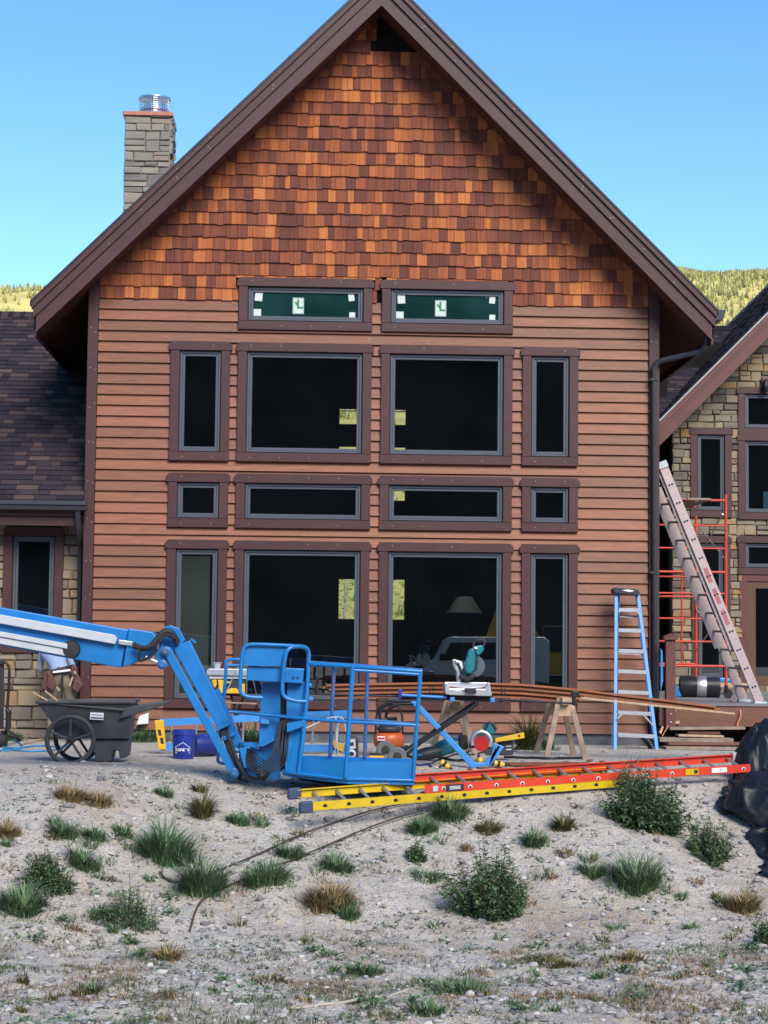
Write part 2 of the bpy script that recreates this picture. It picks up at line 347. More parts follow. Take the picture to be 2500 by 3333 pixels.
def view_lane(): # lanes of the hillside that the picture can see past the roofs and through the house
    u = rs.random()
    if u < .74: return rs.uniform(.155, .27)
    if u < .93: return rs.uniform(-.21, -.13)
    return rs.uniform(.0, .07)
for _ in range(9500):
    y = rs.uniform(1500, 3600) if rs.random() < .8 else rs.uniform(3450, 3610); x = y*view_lane()
    z = hz(x, y); ht = rs.uniform(9, 19)*(.85+.3*mn.noise((x/90, y/90, 9.)))
    if mn.noise((x/120, y/120, 4.)) < -.32 and y < 3450: continue
    cone(f, x, y, z-1, ht, ht*rs.uniform(.16, .24), 5, rs.random())
fo = f.build('hillside_forest', MT['fir']); tag(fo, 'sunlit conifer forest covering the far hillside', 'forest', kind='stuff')
# mountain behind the camera: dark forest that the windows mirror; the sun clears its crest
MT['mount'] = mat('shaded_mountain_forest', (.013, .017, .016), .95, var=.4, scale=.05, spec=0.)
mt = B(); na = 120; rings = [(90, 0), (150, .3), (210, .68), (262, 1.), (330, .8), (460, 0)]
def mh(a):       # crest height by bearing from straight behind the camera, positive to -X
    return 63+3*mn.noise((a*.2, 0, 5.))
for rr, k in rings:
    for i in range(na):
        a = -80+i*(185/(na-1)); b = R(a)
        mt.v.append((-rr*math.sin(b), -rr*math.cos(b), mh(a)*k-1+(4*mn.noise((a*.5, rr*.02, 1.)) if 0 < k < 1 else 0)))
mt.f = [(j*na+i, j*na+i+1, (j+1)*na+i+1, (j+1)*na+i) for j in range(len(rings)-1) for i in range(na-1)]; mt.t = [0.]*len(mt.v)
struct(mt.build('mountain', MT['mount'], smooth=180))
tr = B()
for _ in range(700):
    a = rs.uniform(-16, 18); rr = rs.uniform(225, 270); b = R(a); ht = rs.uniform(4, 9)
    zz = mh(a)*(.68+.32*min(1, (rr-210)/52.))
    cone(tr, -rr*math.sin(b), -rr*math.cos(b), zz-2, ht, ht*.17, 5, rs.random())
tag(tr.build('ridge_forest', MT['mount']), 'dark shaded conifer forest along the near ridge crest', 'forest', kind='stuff')
# ------------------------------------------------------------------ the house
FY = 28.6; HX0, HX1, CX = -3.43, 5.30, .955
house = thing('house', (CX, FY+3, 0), 'large red-brown cedar-sided house with a steep shingled gable and stone wings', 'house')
COLS = [(-2.17, -1.265), (-1.15, .885), (1.03, 3.04), (3.195, 4.05)]
ROWS = {'t': (6.25, 7.05), 'a': (4.23, 6.05), 'b': (3.22, 4.04), 'c': (.50, 3.03)}
WINS = [(x0, x1, *ROWS[r], r) for r in 'abc' for x0, x1 in COLS]+[(COLS[i][0], COLS[i][1], *ROWS['t'], 't') for i in (1, 2)]
def rtop(x): return 11.667-abs(x-CX)
def rlow(x): return 11.14-abs(x-CX)
# sheathing with its window openings
def wall_with_holes(x0, x1, z0, z1, holes, y0, y1):
    b = B(); xs = sorted({x0, x1, *[h[0] for h in holes], *[h[1] for h in holes]}); zs = sorted({z0, z1, *[h[2] for h in holes], *[h[3] for h in holes]})
    for i in range(len(xs)-1):
        for j in range(len(zs)-1):
            cx, cz = (xs[i]+xs[i+1])/2, (zs[j]+zs[j+1])/2
            if any(h[0] < cx < h[1] and h[2] < cz < h[3] for h in holes): continue
            b.box(xs[i], xs[i+1], y0, y1, zs[j], zs[j+1])
    return b
holes = [(x0+.13, x1-.13, z0+.13, z1-.13) for x0, x1, z0, z1, _ in WINS]
sw = wall_with_holes(HX0, HX1, .12, 7.1, holes, FY+.05, FY+.2)
sw.xz([(HX0, 7.1), (HX1, 7.1), (HX1, rlow(HX1)+.3), (CX, rlow(CX)+.3), (HX0, rlow(HX0)+.3)], FY+.05, FY+.2)
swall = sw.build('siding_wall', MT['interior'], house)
# lap siding, board by board
def sub(iv, cut):
    o = []
    for a, b in iv:
        if cut[1] <= a or cut[0] >= b: o.append((a, b)); continue
        if a < cut[0]: o.append((a, cut[0]))
        if b > cut[1]: o.append((cut[1], b))
    return o
SX0, SX1, SZ0, EXPO = HX0+.16, HX1-.165, .17, .16325
nails = B(); nb = 0
def board(x0, x1, z0, z1, zb, tint):
    "lap board: the foot stands proud, the head lies back"
    yf = lambda z: FY-.020+.038*(z-zb)/EXPO
    b = B(); ya, yb = yf(z0), yf(z1)
    b.add([(x0,ya,z0),(x1,ya,z0),(x1,FY+.05,z0),(x0,FY+.05,z0),(x0,yb,z1),(x1,yb,z1),(x1,FY+.05,z1),(x0,FY+.05,z1)],
          [(3,2,1,0),(4,5,6,7),(0,1,5,4),(1,2,6,5),(2,3,7,6),(3,0,4,7)], tint)
    b.build('siding_board', MT['siding'], swall)
xsb = sorted({SX0, SX1, *[q for x0, x1, *_ in WINS for q in (x0, x1)]})
for i in range(40):
    zb = SZ0+i*EXPO; zt = zb+EXPO; tn = random.random()
    cells = []
    for k in range(len(xsb)-1):
        xa, xb_ = xsb[k], xsb[k+1]; iv = [(zb, zt)]
        for x0, x1, z0, z1, _ in WINS:
            if x0-.001 <= xa and xb_ <= x1+.001: iv = sub(iv, (z0-.0, z1+.0))
        for a, b_ in iv:
            if b_-a < .012: continue
            if cells and abs(cells[-1][1]-xa) < 1e-4 and abs(cells[-1][2]-a) < 1e-4 and abs(cells[-1][3]-b_) < 1e-4: cells[-1][1] = xb_
            else: cells.append([xa, xb_, a, b_])
    cut = []
    for xa, xb_, a, b_ in cells:
        L_ = xb_-xa
        if L_ > 3: xj = xa+L_*U(.25, .75); cut += [[xa, xj-.002, a, b_], [xj+.002, xb_, a, b_]]
        else: cut.append([xa, xb_, a, b_])
    for xa, xb_, a, b_ in cut:
        board(xa, xb_, a, b_, zb, min(1, max(0, tn+U(-.12, .12))))
        if a-zb < .02 and b_-a > .06:
            for x in {xa+.03, xb_-.03, *[q for q in np.arange(-2.6, 5.2, .62) if xa+.1 < q < xb_-.1]}:
                if random.random() < .8: x += U(-.01, .01); nails.box(x-.005, x+.005, FY-.022, FY-.012, zb+.022, zb+.032)
for x in (HX0+.05, HX0+.12, HX1-.12, HX1-.05):
    for z in np.arange(.4, 6.4, .58):
        z += U(-.05, .05); nails.box(x-.006, x+.006, FY-.053, FY-.045, z, z+.012)
# corner boards
for s, (x0, x1) in enumerate(((HX0, HX0+.155), (HX1-.16, HX1))):
    z1 = rlow((x0+x1)/2)+.25
    B().box(x0, x1, FY-.048, FY+.06, .12, z1).build('corner_board', MT['trim'], house, bevel=.006)
    xs_ = (HX0-.002, HX0+.04) if s == 0 else (HX1-.04, HX1+.002)
    B().box(xs_[0], xs_[1], FY+.061, FY+.25, .12, z1).build('corner_board', MT['trim'], house)
# side walls, back wall, foundation
B().box(HX0, HX0+.15, FY+.25, 38, .12, 6.9).build('side_wall', MT['trim'], house)
B().box(HX1-.15, HX1, FY+.25, 38, .12, 6.9).build('side_wall', MT['trim'], house)
B().box(HX0+.02, HX1-.02, FY+.03, FY+.3, -.3, .165).build('foundation', MT['conc'], house)
# gable shingles
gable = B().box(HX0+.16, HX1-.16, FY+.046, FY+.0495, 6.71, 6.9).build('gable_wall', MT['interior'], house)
SH = .195; shs = []
for r in range(23):
    zb = 6.70+r*SH; zt = zb+SH+.03; x = SX0+U(-.1, 0)
    segs = []
    while x < SX1:
        wd = random.choice((U(.075, .11), U(.11, .16), U(.14, .2), U(.13, .17))); segs.append((x, min(x+wd-.004, SX1))); x += wd
    for x0, x1 in segs:
        x0 = max(x0, SX0)
        if x1-x0 < .02: continue
        xc = (x0+x1)/2
        if zb > rlow(xc)+.12: continue
        if zb > 10.5 and xc > CX-.08: continue
        zlo = zb+U(-.012, .010)
        for wx0, wx1, z0, z1, k in WINS:
            if k == 't' and wx0 < xc < wx1 and zlo < z1: zlo = z1 if zt > z1+.03 else None; break
            if k == 't' and zlo < z1 and x0 < wx1 < x1: x0 = wx1
            if k == 't' and zlo < z1 and x0 < wx0 < x1: x1 = wx0
        if zlo is None: continue
        u = random.random(); tn = U(.05, .38) if u < .40 else (U(.38, .66) if u < .76 else U(.64, .92))
        shs.append((x0, x1, zlo, zt, zb, tn))
def shingle(b, s):
    x0, x1, zlo, zt, zb, tn = s; th = U(.0, .009); g0 = FY-.008-th; g1 = FY+.018
    b.add([(x0,g0,zlo),(x1,g0,zlo+U(-.003,.003)),(x1,FY+.045,zlo),(x0,FY+.045,zlo),(x0,g1,zt),(x1,g1,zt),(x1,FY+.045,zt),(x0,FY+.045,zt)],
          [(3,2,1,0),(4,5,6,7),(0,1,5,4),(1,2,6,5),(2,3,7,6),(3,0,4,7)], tn)
order = sorted(shs, key=lambda s: -(s[1]-s[0])*(SH if s[2]-s[4] < .03 else .05))
for s in order[:300]:
    b = B(); shingle(b, s); b.build('cedar_shingle', MT['shingle'], gable)
b = B()
for s in order[300:]: shingle(b, s)
o = b.build('cedar_shingles', MT['shingle'], gable); o['kind'] = 'stuff'
# windows
def window(x0, x1, z0, z1, kind='a', y=FY, parent=house, glass='glass', casing=True, cw=.135, tr='trim', ear=True):
    i0, i1, k0, k1 = x0+cw, x1-cw, z0+cw, z1-cw
    def ring(a, b_, c, d, t, ya, yb):
        q = B(); q.box(a, a+t, ya, yb, c, d).box(b_-t, b_, ya, yb, c, d).box(a+t, b_-t, ya, yb, c, c+t).box(a+t, b_-t, ya, yb, d-t, d); return q
    wn = ring(i0+.012, i1-.012, k0+.012, k1-.012, .032, y-.012, y+.07)
    q = ring(i0+.044, i1-.044, k0+.044, k1-.044, .04, y+.006, y+.06); wn.v += q.v; n0 = len(wn.v)-len(q.v); wn.f += [tuple(i+n0 for i in f_) for f_ in q.f]; wn.t += q.t
    wo = wn.build('window', MT['frame'], parent, bevel=.004, seg=1)
    B().box(i0+.08, i1-.08, y+.03, y+.038, k0+.08, k1-.08).build('pane', MT[glass], wo)
    ring(i0-.004, i1+.004, k0-.004, k1+.004, .02, y-.002, y+.12).build('reveal', MT['framedark'], wo)
    e = .03 if ear else .0
    B().xz([(x0-e, z1-cw), (x1+e, z1-cw), (x1+e, z1-.045), (x1+e-.055, z1), (x0-e+.055, z1), (x0-e, z1-.045)], y-.062, y+.05, U(0, 1)).build('casing_head', MT[tr], wo, bevel=.004, seg=1)
    B().box(x0, i0, y-.052, y+.05, z0+cw, z1-cw-.002, U(0, 1)).build('casing_jamb', MT[tr], wo, bevel=.004, seg=1)
    B().box(i1, x1, y-.052, y+.05, z0+cw, z1-cw-.002, U(0, 1)).build('casing_jamb', MT[tr], wo, bevel=.004, seg=1)
    B().box(x0-.004, x1+.004, y-.055, y+.05, z0, z0+cw-.002, U(0, 1)).build('casing_sill', MT[tr], wo, bevel=.004, seg=1)
    for zz in (z0+.05, z1-.06):
        for x in np.arange(x0+.2, x1-.1, .45):
            if random.random() < .55: nails.box(x-.006, x+.006, y-.066, y-.05, zz, zz+.012)
    return wo
tops = []
for x0, x1, z0, z1, k in WINS:
    wo = window(x0, x1, z0, z1, k, glass='glasstop' if k == 't' else 'glass')
    if k == 't': tops.append((wo, x0, x1, z0, z1))
o = nails.build('nail_heads', MT['nail'], swall); o['kind'] = 'stuff'
# stickers on the two top panes (maker's label with a letter L, four protective pads)
def text_mesh(body, size, name, m, loc, rot, parent=None, ext=.001, bold=0.):
    c = bpy.data.curves.new(name, 'FONT'); c.body = body; c.size = size; c.extrude = ext; c.align_x = 'CENTER'; c.align_y = 'CENTER'; c.offset = bold
    tmp = bpy.data.objects.new(name+'_tmp', c); COL.objects.link(tmp); bpy.context.view_layer.update()
    me = bpy.data.meshes.new_from_object(tmp.evaluated_get(bpy.context.evaluated_depsgraph_get())); bpy.data.objects.remove(tmp)
    me.transform(Matrix.Translation(loc) @ (rot.to_4x4() if isinstance(rot, Matrix) else Matrix.Rotation(R(rot), 4, 'X')))
    me.materials.clear(); me.materials.append(m); me.name = name
    o = bpy.data.objects.new(name, me); COL.objects.link(o)
    if parent is not None: adopt(o, parent)
    return o
for n, (wo, x0, x1, z0, z1) in enumerate(tops):
    for dx, dz, ww, hh, ro in ((.30, .53, .115, .16, 6 if n == 0 else -3), (.28, .27, .115, .11, 0), (1.71 if n == 0 else 1.70, .56, .09, .17, -8 if n == 0 else 4), (1.73 if n == 0 else 1.70, .26, .09, .08, 0)):
        B().obox((x0+dx, FY+.026, z0+dz), ww, .004, hh, Matrix.Rotation(R(ro), 3, 'Y')).build('sticker', MT['offwhite'], wo)
    cx, cz = x0+.905, z0+.385
    B().box(cx-.085, cx+.085, FY+.024, FY+.028, cz-.125, cz+.125).build('sticker', MT['offwhite'], wo)
    b = B(); b.box(cx-.078, cx+.078, FY+.0225, FY+.0238, cz-.118, cz-.114).box(cx-.078, cx+.078, FY+.0225, FY+.0238, cz+.114, cz+.118).box(cx-.078, cx-.074, FY+.0225, FY+.0238, cz-.113, cz+.113).box(cx+.074, cx+.078, FY+.0225, FY+.0238, cz-.113, cz+.113)
    b.build('sticker_border', MT['green'], wo)
    text_mesh('L', .19, 'sticker_letter', MT['green'], Vector((cx+.02, FY+.022, cz+.02)), 90, wo, bold=.006)
    B().xz([(cx-.06, cz+.07), (cx-.02, cz+.05), (cx-.015, cz+.0), (cx-.045, cz+.025)], FY+.021, FY+.0235).build('sticker_leaf', MT['green'], wo)

# ---- roof of the gable
RF = 28.0; RB = 39.5
EXL, EXR = -4.19, 6.05
def slab(xe, t0, t1, y0, y1, xi=CX, slack=0.):
    "sloping band between t0 and t1 below the top line, plumb-cut at xe"
    z = lambda x, t: rtop(x)-t
    return [(xi, z(xi, t0)), (xe, z(xe, t0)), (xe, z(xe, t1)), (xi, z(xi, t1))]
rb = B()
for xe in (EXL+.03, EXR-.03): rb.xz(slab(xe, .05, .46, RF+.03, RB), RF+.03, RB)
roof = rb.build('roof', MT['soffit'], house)
for xe in (EXL, EXR):
    B().xz(slab(xe-.03*(1 if xe < 0 else -1), -.03, .045, 0, 0), RF-.06, RB).build('roofing', MT['roofdark'], roof)
    B().xz(slab(xe, .0, .028, 0, 0), RF-.115, RF-.061).build('drip_edge', MT['gutter'], roof)
    B().xz(slab(xe, .03, .125, 0, 0), RF-.10, RF+.028, U(0, 1)).build('rake_board', MT['trim'], roof)
    B().xz(slab(xe+(.02 if xe < 0 else -.02), .127, .285, 0, 0), RF-.065, RF+.028, U(0, 1)).build('rake_board', MT['trim'], roof)
    B().xz(slab(xe+(.06 if xe < 0 else -.06), .287, .53, 0, 0), RF-.03, RF+.028, U(0, 1)).build('rake_board', MT['trim'], roof)
    s = -1 if xe < 0 else 1
    B().box(min(xe-s*.03, xe-s*.065), max(xe-s*.03, xe-s*.065), RF+.03, RB, rtop(xe)-.52, rtop(xe)-.04).build('eave_fascia', MT['trim'], roof)
    rv = B()
    for k in range(9):
        t = .12+k*.095; x = CX+(xe-CX)*t
        for dt in (.09, .2, .25):
            if random.random() < .5:
                xx = x+U(-.05, .05); yy = RF-(.103 if dt < .12 else .068 if dt < .28 else .033); rv.box(xx-.006, xx+.006, yy-.004, yy+.004, rtop(xx)-dt-.006, rtop(xx)-dt+.006)
    o = rv.build('nail_heads', MT['nail'], roof); o['kind'] = 'stuff'
    # soffit vent slots
    for k in range(7):
        x = CX+(xe-CX)*(.12+k*.13); B().obox((x, RF+.33, rtop(x)-.462), .09, .1, .012, Matrix.Rotation(R(45)*(1 if s > 0 else -1), 3, 'Y')).build('soffit_vent', MT['framedark'], roof)
# gutter and downspout on the valley side
gt = B(); zg = rtop(EXR)
gt.prism([(EXR-.02, RF-.02, zg-.16), (EXR+.11, RF-.02, zg-.14), (EXR+.15, RF-.02, zg-.02), (EXR+.15, RF-.02, zg), (EXR-.02, RF-.02, zg)], (0, RB-RF, 0))
gt.build('gutter', MT['gutter'], house)
p0 = at(2300, 1118, 28.25); p1 = at(2283, 1140, 28.3); p2 = at(2262, 1148, 28.33); p3 = at(2160, 1172, 28.46); p4 = at(2138, 1180, 28.5); p5 = at(2128, 1200, 28.5)
pe = Vector((p5.x, 28.5, -.0))
ds = B().tube([p0+Vector((0,0,.12)), p0, p1, p2, p3, p4, p5, p5-Vector((0,0,.05)), Vector((p5.x+.03, 28.5, .08))], .046, 8)
ds.build('downspout', MT['gutter'], house, smooth=50)
for z in (5.55, 2.6): B().box(p5.x-.06, p5.x+.06, 28.44, 28.556, z, z+.035).build('downspout_strap', MT['gutter'], house)
# eave lamp on the far side of the overhang
q = at(236, 1222, 33.5)
lf = B().lathe([(.03, 0), (.05, .02), (.06, .1), (.09, .14), (.09, .2)], 12, q+Vector((0, 0, .12)), (-.3, -.5, -.8)).build('flood_lamp', MT['framedark'], house, smooth=40)
B().lathe([(.075, 0), (.085, .012)], 12, q+Vector((-.062, -.1, -.045)), (-.3, -.5, -.8)).build('lamp_lens', MT['white'], lf)

# ---- room behind the glass, with windows through to the sunlit side
BY = 38.; bw = [(.49, 1.93, 5.90, 6.29), (.49, 1.93, 4.36, 5.52), (.52, 1.94, 1.96, 2.84)]
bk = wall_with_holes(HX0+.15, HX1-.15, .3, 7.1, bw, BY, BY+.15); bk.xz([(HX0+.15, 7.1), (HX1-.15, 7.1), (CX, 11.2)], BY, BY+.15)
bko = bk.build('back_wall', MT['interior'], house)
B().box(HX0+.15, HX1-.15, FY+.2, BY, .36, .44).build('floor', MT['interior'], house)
for a, b_, c, d in bw:
    q = B().box(a, a+.05, BY+.03, BY+.1, c, d).box(b_-.05, b_, BY+.03, BY+.1, c, d).box(a+.05, b_-.05, BY+.03, BY+.1, c, c+.04).box(a+.05, b_-.05, BY+.03, BY+.1, d-.04, d)
    wq = q.build('rear_window', MT['framedark'], house)
    B().box(a+.05, b_-.05, BY+.06, BY+.065, c+.04, d-.04).build('pane', glass_mat('rear_glass', (.97, .98, .97), .03) if 'rg' not in MT else MT['rg'], wq)
B().box(.45, 1.97, BY-.06, BY-.02, 6.19, 6.205).build('rear_blind_rail', MT['framedark'], house)
B().box(HX0+.2, -1.7, 33.2, 33.3, .44, 3.0).build('partition', MT['drywall'], house)
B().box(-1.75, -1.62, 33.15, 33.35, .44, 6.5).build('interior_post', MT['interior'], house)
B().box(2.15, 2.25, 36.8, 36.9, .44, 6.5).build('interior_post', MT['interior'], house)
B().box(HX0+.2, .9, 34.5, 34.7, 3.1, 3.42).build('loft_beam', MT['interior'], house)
B().box(.45, 1.22, 37.6, 37.9, 4.3, 4.86).build('view_block', MT['interior'], house)  # added dark box, covers part of the bright rear opening
# table lamp in the room
lx = at(1512, 1985, 31.5)
lamp = thing('table_lamp', (lx.x, lx.y, .44+.72), 'pale cone-shaded table lamp seen through the large ground-floor window', 'lamp')
B().lathe([(.30, 0), (.12, .27)], 24, (lx.x, lx.y, lx.z-.05)).build('lamp_shade', mat('linen_shade', (.5, .48, .42), .8), lamp, smooth=50)
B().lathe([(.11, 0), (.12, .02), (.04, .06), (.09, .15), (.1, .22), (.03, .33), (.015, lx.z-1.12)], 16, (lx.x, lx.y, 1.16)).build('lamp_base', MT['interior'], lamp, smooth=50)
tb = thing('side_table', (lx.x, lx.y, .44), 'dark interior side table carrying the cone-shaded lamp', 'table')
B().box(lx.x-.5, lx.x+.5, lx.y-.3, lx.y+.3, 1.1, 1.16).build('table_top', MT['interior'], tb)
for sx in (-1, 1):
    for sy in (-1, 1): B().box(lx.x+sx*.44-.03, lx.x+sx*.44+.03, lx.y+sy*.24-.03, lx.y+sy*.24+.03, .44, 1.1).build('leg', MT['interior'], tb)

# ------------------------------------------------------------------ stonework
def stones(parent, x0, x1, z0, z1, y, holes=(), top=None, ch=(.10, .23), wd=(.16, .5), face='y', m='stone'):
    z = z0; n = 0
    while z < z1-.02:
        hgt = U(*ch); zt = min(z+hgt, z1); x = x0-U(0, .05); 
        while x < x1-.01:
            wdt = U(*wd); xe = min(x+wdt, x1); xs = max(x, x0)
            cells = [(xs, xe, z, zt)]
            if hgt > .17 and random.random() < .3: zm = z+hgt*U(.4, .6); cells = [(xs, xe, z, zm), (xs, xe, zm, zt)]
            x += wdt
            for a, b_, c, d in cells:
                xm, zm = (a+b_)/2, (c+d)/2
                for h0, h1, k0, k1 in holes:
                    if k0 < zm < k1:
                        if a < h0 < b_: b_ = h0
                        elif a < h1 < b_: a = h1
                if any(h0 <= (a+b_)/2 <= h1 and k0 < zm < k1 for h0, h1, k0, k1 in holes) or b_-a < .025: continue
                if top and zm > top((a+b_)/2)+.1: continue
                j = .005; a += j; b_ -= j; c += j; d -= j
                pr = U(.02, .065); e = min(U(.01, .022), (b_-a)*.3, (d-c)*.3); jj = lambda: U(-.008, .008)
                pts = [(a+jj(), c+jj()), (b_+jj(), c+jj()), (b_+jj(), d+jj()), (a+jj(), d+jj())]; ins = [(a+e, c+e), (b_-e, c+e), (b_-e, d-e), (a+e, d-e)]
                if face == 'y': v = [(p, y+.02, r_) for p, r_ in pts]+[(p, y-pr*.55, r_) for p, r_ in pts]+[(p, y-pr+jj(), r_) for p, r_ in ins]
                else: v = [(y-.02, p, r_) for p, r_ in pts]+[(y+pr*.55, p, r_) for p, r_ in pts]+[(y+pr+jj(), p, r_) for p, r_ in ins]
                q = B(); u = random.random()
                fs = [(8,9,10,11)]+[(k, (k+1) % 4, (k+1) % 4+4, k+4) for k in range(4)]+[(k+4, (k+1) % 4+4, (k+1) % 4+8, k+8) for k in range(4)]
                q.add(v, fs, U(.08, .3) if u < .22 else U(.3, .7) if u < .78 else U(.8, .98) if u < .9 else U(.7, .8)); q.build('stone', MT[m], parent); n += 1
        z = zt
    return n

# ---- left wing
LW = 29.1
lwin = (-4.69, -3.78, 1.30, 3.22)
lw = wall_with_holes(-9.5, HX0-.002, .05, 3.6, [(lwin[0]+.13, lwin[1]-.13, lwin[2]+.13, lwin[3]-.13)], LW+.02, LW+.3).build('stone_wall', MT['mortar'], house)
stones(lw, -6.1, HX0, .15, 3.45, LW, [(lwin[0]+.05, lwin[1]-.05, lwin[2]+.05, lwin[3])], ch=(.12, .25), wd=(.2, .5))
B().box(-9.5, HX0-.01, LW-.09, LW+.02, .02, .14).build('ledger_board', MT['woodgrey'], house)
window(*lwin, y=LW-.03, ear=False)
B().box(lwin[0], lwin[1], LW+1.2, LW+1.25, 1, 3.4).build('interior_curtain', MT['interior'], house)
EY, EZ, RY, RZ = 28.42, 3.60, 33.4, 7.28
def lroof(x, s): k = (RZ-EZ)/(RY-EY); c = 1/math.hypot(1, k); return Vector((x, EY+s*c, EZ+s*c*k))
SLEN = math.hypot(RY-EY, RZ-EZ); nrm = Vector((0, -(RZ-EZ), RY-EY)).normalized()
a_ = [Vector((-9.5, EY, EZ)), Vector((HX0-.001, EY, EZ)), Vector((HX0-.001, RY, RZ)), Vector((-9.5, RY, RZ))]
wr = B().prism([p-nrm*.02 for p in a_], -nrm*.14).build('wing_roof', MT['roofdark'], house)
B().prism([Vector((-9.5, RY, RZ-.02)), Vector((HX0-.001, RY, RZ-.02)), Vector((HX0-.001, RY+5, RZ-3.7)), Vector((-9.5, RY+5, RZ-3.7))], (0, 0, -.1)).build('rear_slope', MT['roofdark'], wr)
def tabs(P, nrm, x0, x1, slen, right, expo=.142, xobj=None, parent=None, top=None):
    rest = B(); s = -.02; cnt = 0
    while s < slen:
        x = x0-U(0, .3)
        while x < x1:
            wd = U(.13, .34); xa, xb_ = max(x, x0), min(x+wd, x1); x += wd
            if xb_-xa < .02 or (top and not top((xa+xb_)/2, s)): continue
            th = U(.006, .016); e = min(s+expo*1.1, slen); p = [P(xa+.003, s), P(xb_-.003, s), P(xb_-.003, e), P(xa+.003, e)]
            v = [q-nrm*.018 for q in p]+[p[0]+nrm*th, p[1]+nrm*th, p[2]+nrm*(-.004), p[3]+nrm*(-.004)]
            fs = [(4,5,6,7),(0,1,5,4),(1,2,6,5),(3,0,4,7)]
            u = random.random(); tn = U(.05, .45) if u < .68 else U(.5, .95)
            if xobj is not None and xb_ > xobj and cnt < 300: q = B(); q.add(v, fs, tn); q.build('roof_shingle', MT['roof'], parent); cnt += 1
            else: rest.add(v, fs, tn)
        s += expo
    o = rest.build('roof_shingles', MT['roof'], parent); o['kind'] = 'stuff'
tabs(lroof, nrm, -9.5, HX0-.003, SLEN, None, xobj=-5.35, parent=wr)
rc = B()
x = -9.4
while x < HX0-.3:
    rc.add([(x, RY-.16, RZ-.1), (x+.3, RY-.16, RZ-.1), (x+.3, RY, RZ+.03), (x, RY, RZ+.03), (x+.3, RY+.16, RZ-.1), (x, RY+.16, RZ-.1)], [(0, 1, 2, 3), (3, 2, 4, 5)], U(.1, .7)); x += .21
o = rc.build('ridge_caps', MT['roof'], wr); o['kind'] = 'stuff'
# gutter, fascia, frieze, short downspout
gp = [(28.28, 3.575), (28.275, 3.515), (28.30, 3.50), (28.31, 3.44), (28.33, 3.43), (28.44, 3.43), (28.44, 3.575)]
B().prism([(-9.5, y, z) for y, z in gp], (9.5-3.37, 0, 0)).build('gutter', MT['gutter'], house)
B().box(-9.5, -3.47, 28.445, 28.49, 3.36, 3.59).build('eave_fascia', MT['trim'], house)
B().box(-9.5, -3.52, 28.50, 28.54, 3.21, 3.375).build('frieze_board', MT['trim'], house, bevel=.005)
B().box(-9.5, HX0-.01, 28.545, LW+.02, 3.34, 3.37).build('soffit', MT['trim'], house)
B().tube([(-3.5, 28.38, 3.44), (-3.5, 28.40, 3.3), (-3.49, 28.62, 3.0), (-3.5, 28.9, 2.9), (-3.5, 28.98, .2)], .045, 8).build('downspout', MT['gutter'], house, smooth=50)

# ---- chimney
cy0, cy1, cx0, cx1, cz = 34., 34.9, -3.50, -2.66, 11.05
ch = B().box(cx0+.02, cx1-.02, cy0+.02, cy1-.02, 5.5, cz).build('chimney', MT['mortar'], house)
stones(ch, cx0, cx1, 8.7, cz, cy0+.02, ch=(.09, .24), wd=(.18, .5), m='stonegrey')
stones(ch, cy0, cy1, 8.9, cz, cx1-.02, face='x', ch=(.09, .24), wd=(.18, .5), m='stonegrey')
B().box(cx0-.035, cx1+.035, cy0-.05, cy1+.035, cz+.002, cz+.085).build('chimney_cap', MT['copper'], ch, bevel=.012)
fc = ((cx0+cx1)/2+.08, (cy0+cy1)/2); 
B().lathe([(.2, 0), (.2, .1), (.27, .12), (.27, .16), (.2, .18), (.2, .25)], 24, (*fc, cz+.1)).build('flue_pipe', MT['steel'], ch, smooth=40)
mesh_ = B()
for k in range(44):
    a = 2*math.pi*k/44; p = (fc[0]+.285*math.cos(a), fc[1]+.285*math.sin(a)); mesh_.tube([(p[0], p[1], cz+.11), (p[0], p[1], cz+.44)], .0035, 4)
for zz in np.linspace(cz+.13, cz+.41, 8): mesh_.tube([(fc[0]+.285*math.cos(2*math.pi*k/24), fc[1]+.285*math.sin(2*math.pi*k/24), zz) for k in range(24)], .003, 4, closed=True)
mesh_.build('spark_screen', MT['steel'], ch)
B().lathe([(.30, 0), (.30, .025), (.1, .06)], 28, (*fc, cz+.435)).build('flue_lid', MT['steel'], ch, smooth=40)

# ---- right wing
RWY = 37.; rxa, rza = 11.6, 10.72
def rr_top(x): return 5.866+.07+(x-6.758)*1.01 if x < rxa else 5.936+(rxa-6.758)*1.01-(x-rxa)*1.01
w2 = (8.43, 10.2, 4.04, 6.68); w1 = (7.48, 8.30, 4.07, 5.85); w4 = (7.50, 8.27, .78, 3.70); w3 = (8.43, 10.3, 2.95, 3.71); dr = (8.45, 10.3, .66, 2.96)
hh = [(a+.12, b_-.12, c+.12, d-.12) for a, b_, c, d in (w1, w2, w4, w3, dr)]
rwb = wall_with_holes(7.13, 14, .3, 5.95, [(a, b_, c, min(d, 5.95)) for a, b_, c, d in hh], RWY+.03, RWY+.3); q = wall_with_holes(7.7, 14, 5.95, 6.68, [(hh[1][0], hh[1][1], 5.95, hh[1][3])], RWY+.03, RWY+.3); rwb.add(q.v, q.f); rwb.xz([(7.75, 6.68), (13.5, 6.68), (rxa, rr_top(rxa)-.25)], RWY+.03, RWY+.3)
rww = rwb.build('stone_wall', MT['mortar'], house)
stones(rww, 7.12, 9.6, .6, 8.3, RWY+.02, [(a+.06, b_-.06, c+.06, d-.04) for a, b_, c, d in (w1, w2, w4, w3, dr)], top=lambda x: rr_top(x)-.3, ch=(.09, .22), wd=(.14, .42))
window(*w1, y=RWY, ear=True); window(w2[0], w2[1], 5.72, w2[3], y=RWY); window(w2[0], w2[1], w2[2], 5.74, y=RWY); window(*w4, y=RWY); window(*w3, y=RWY)
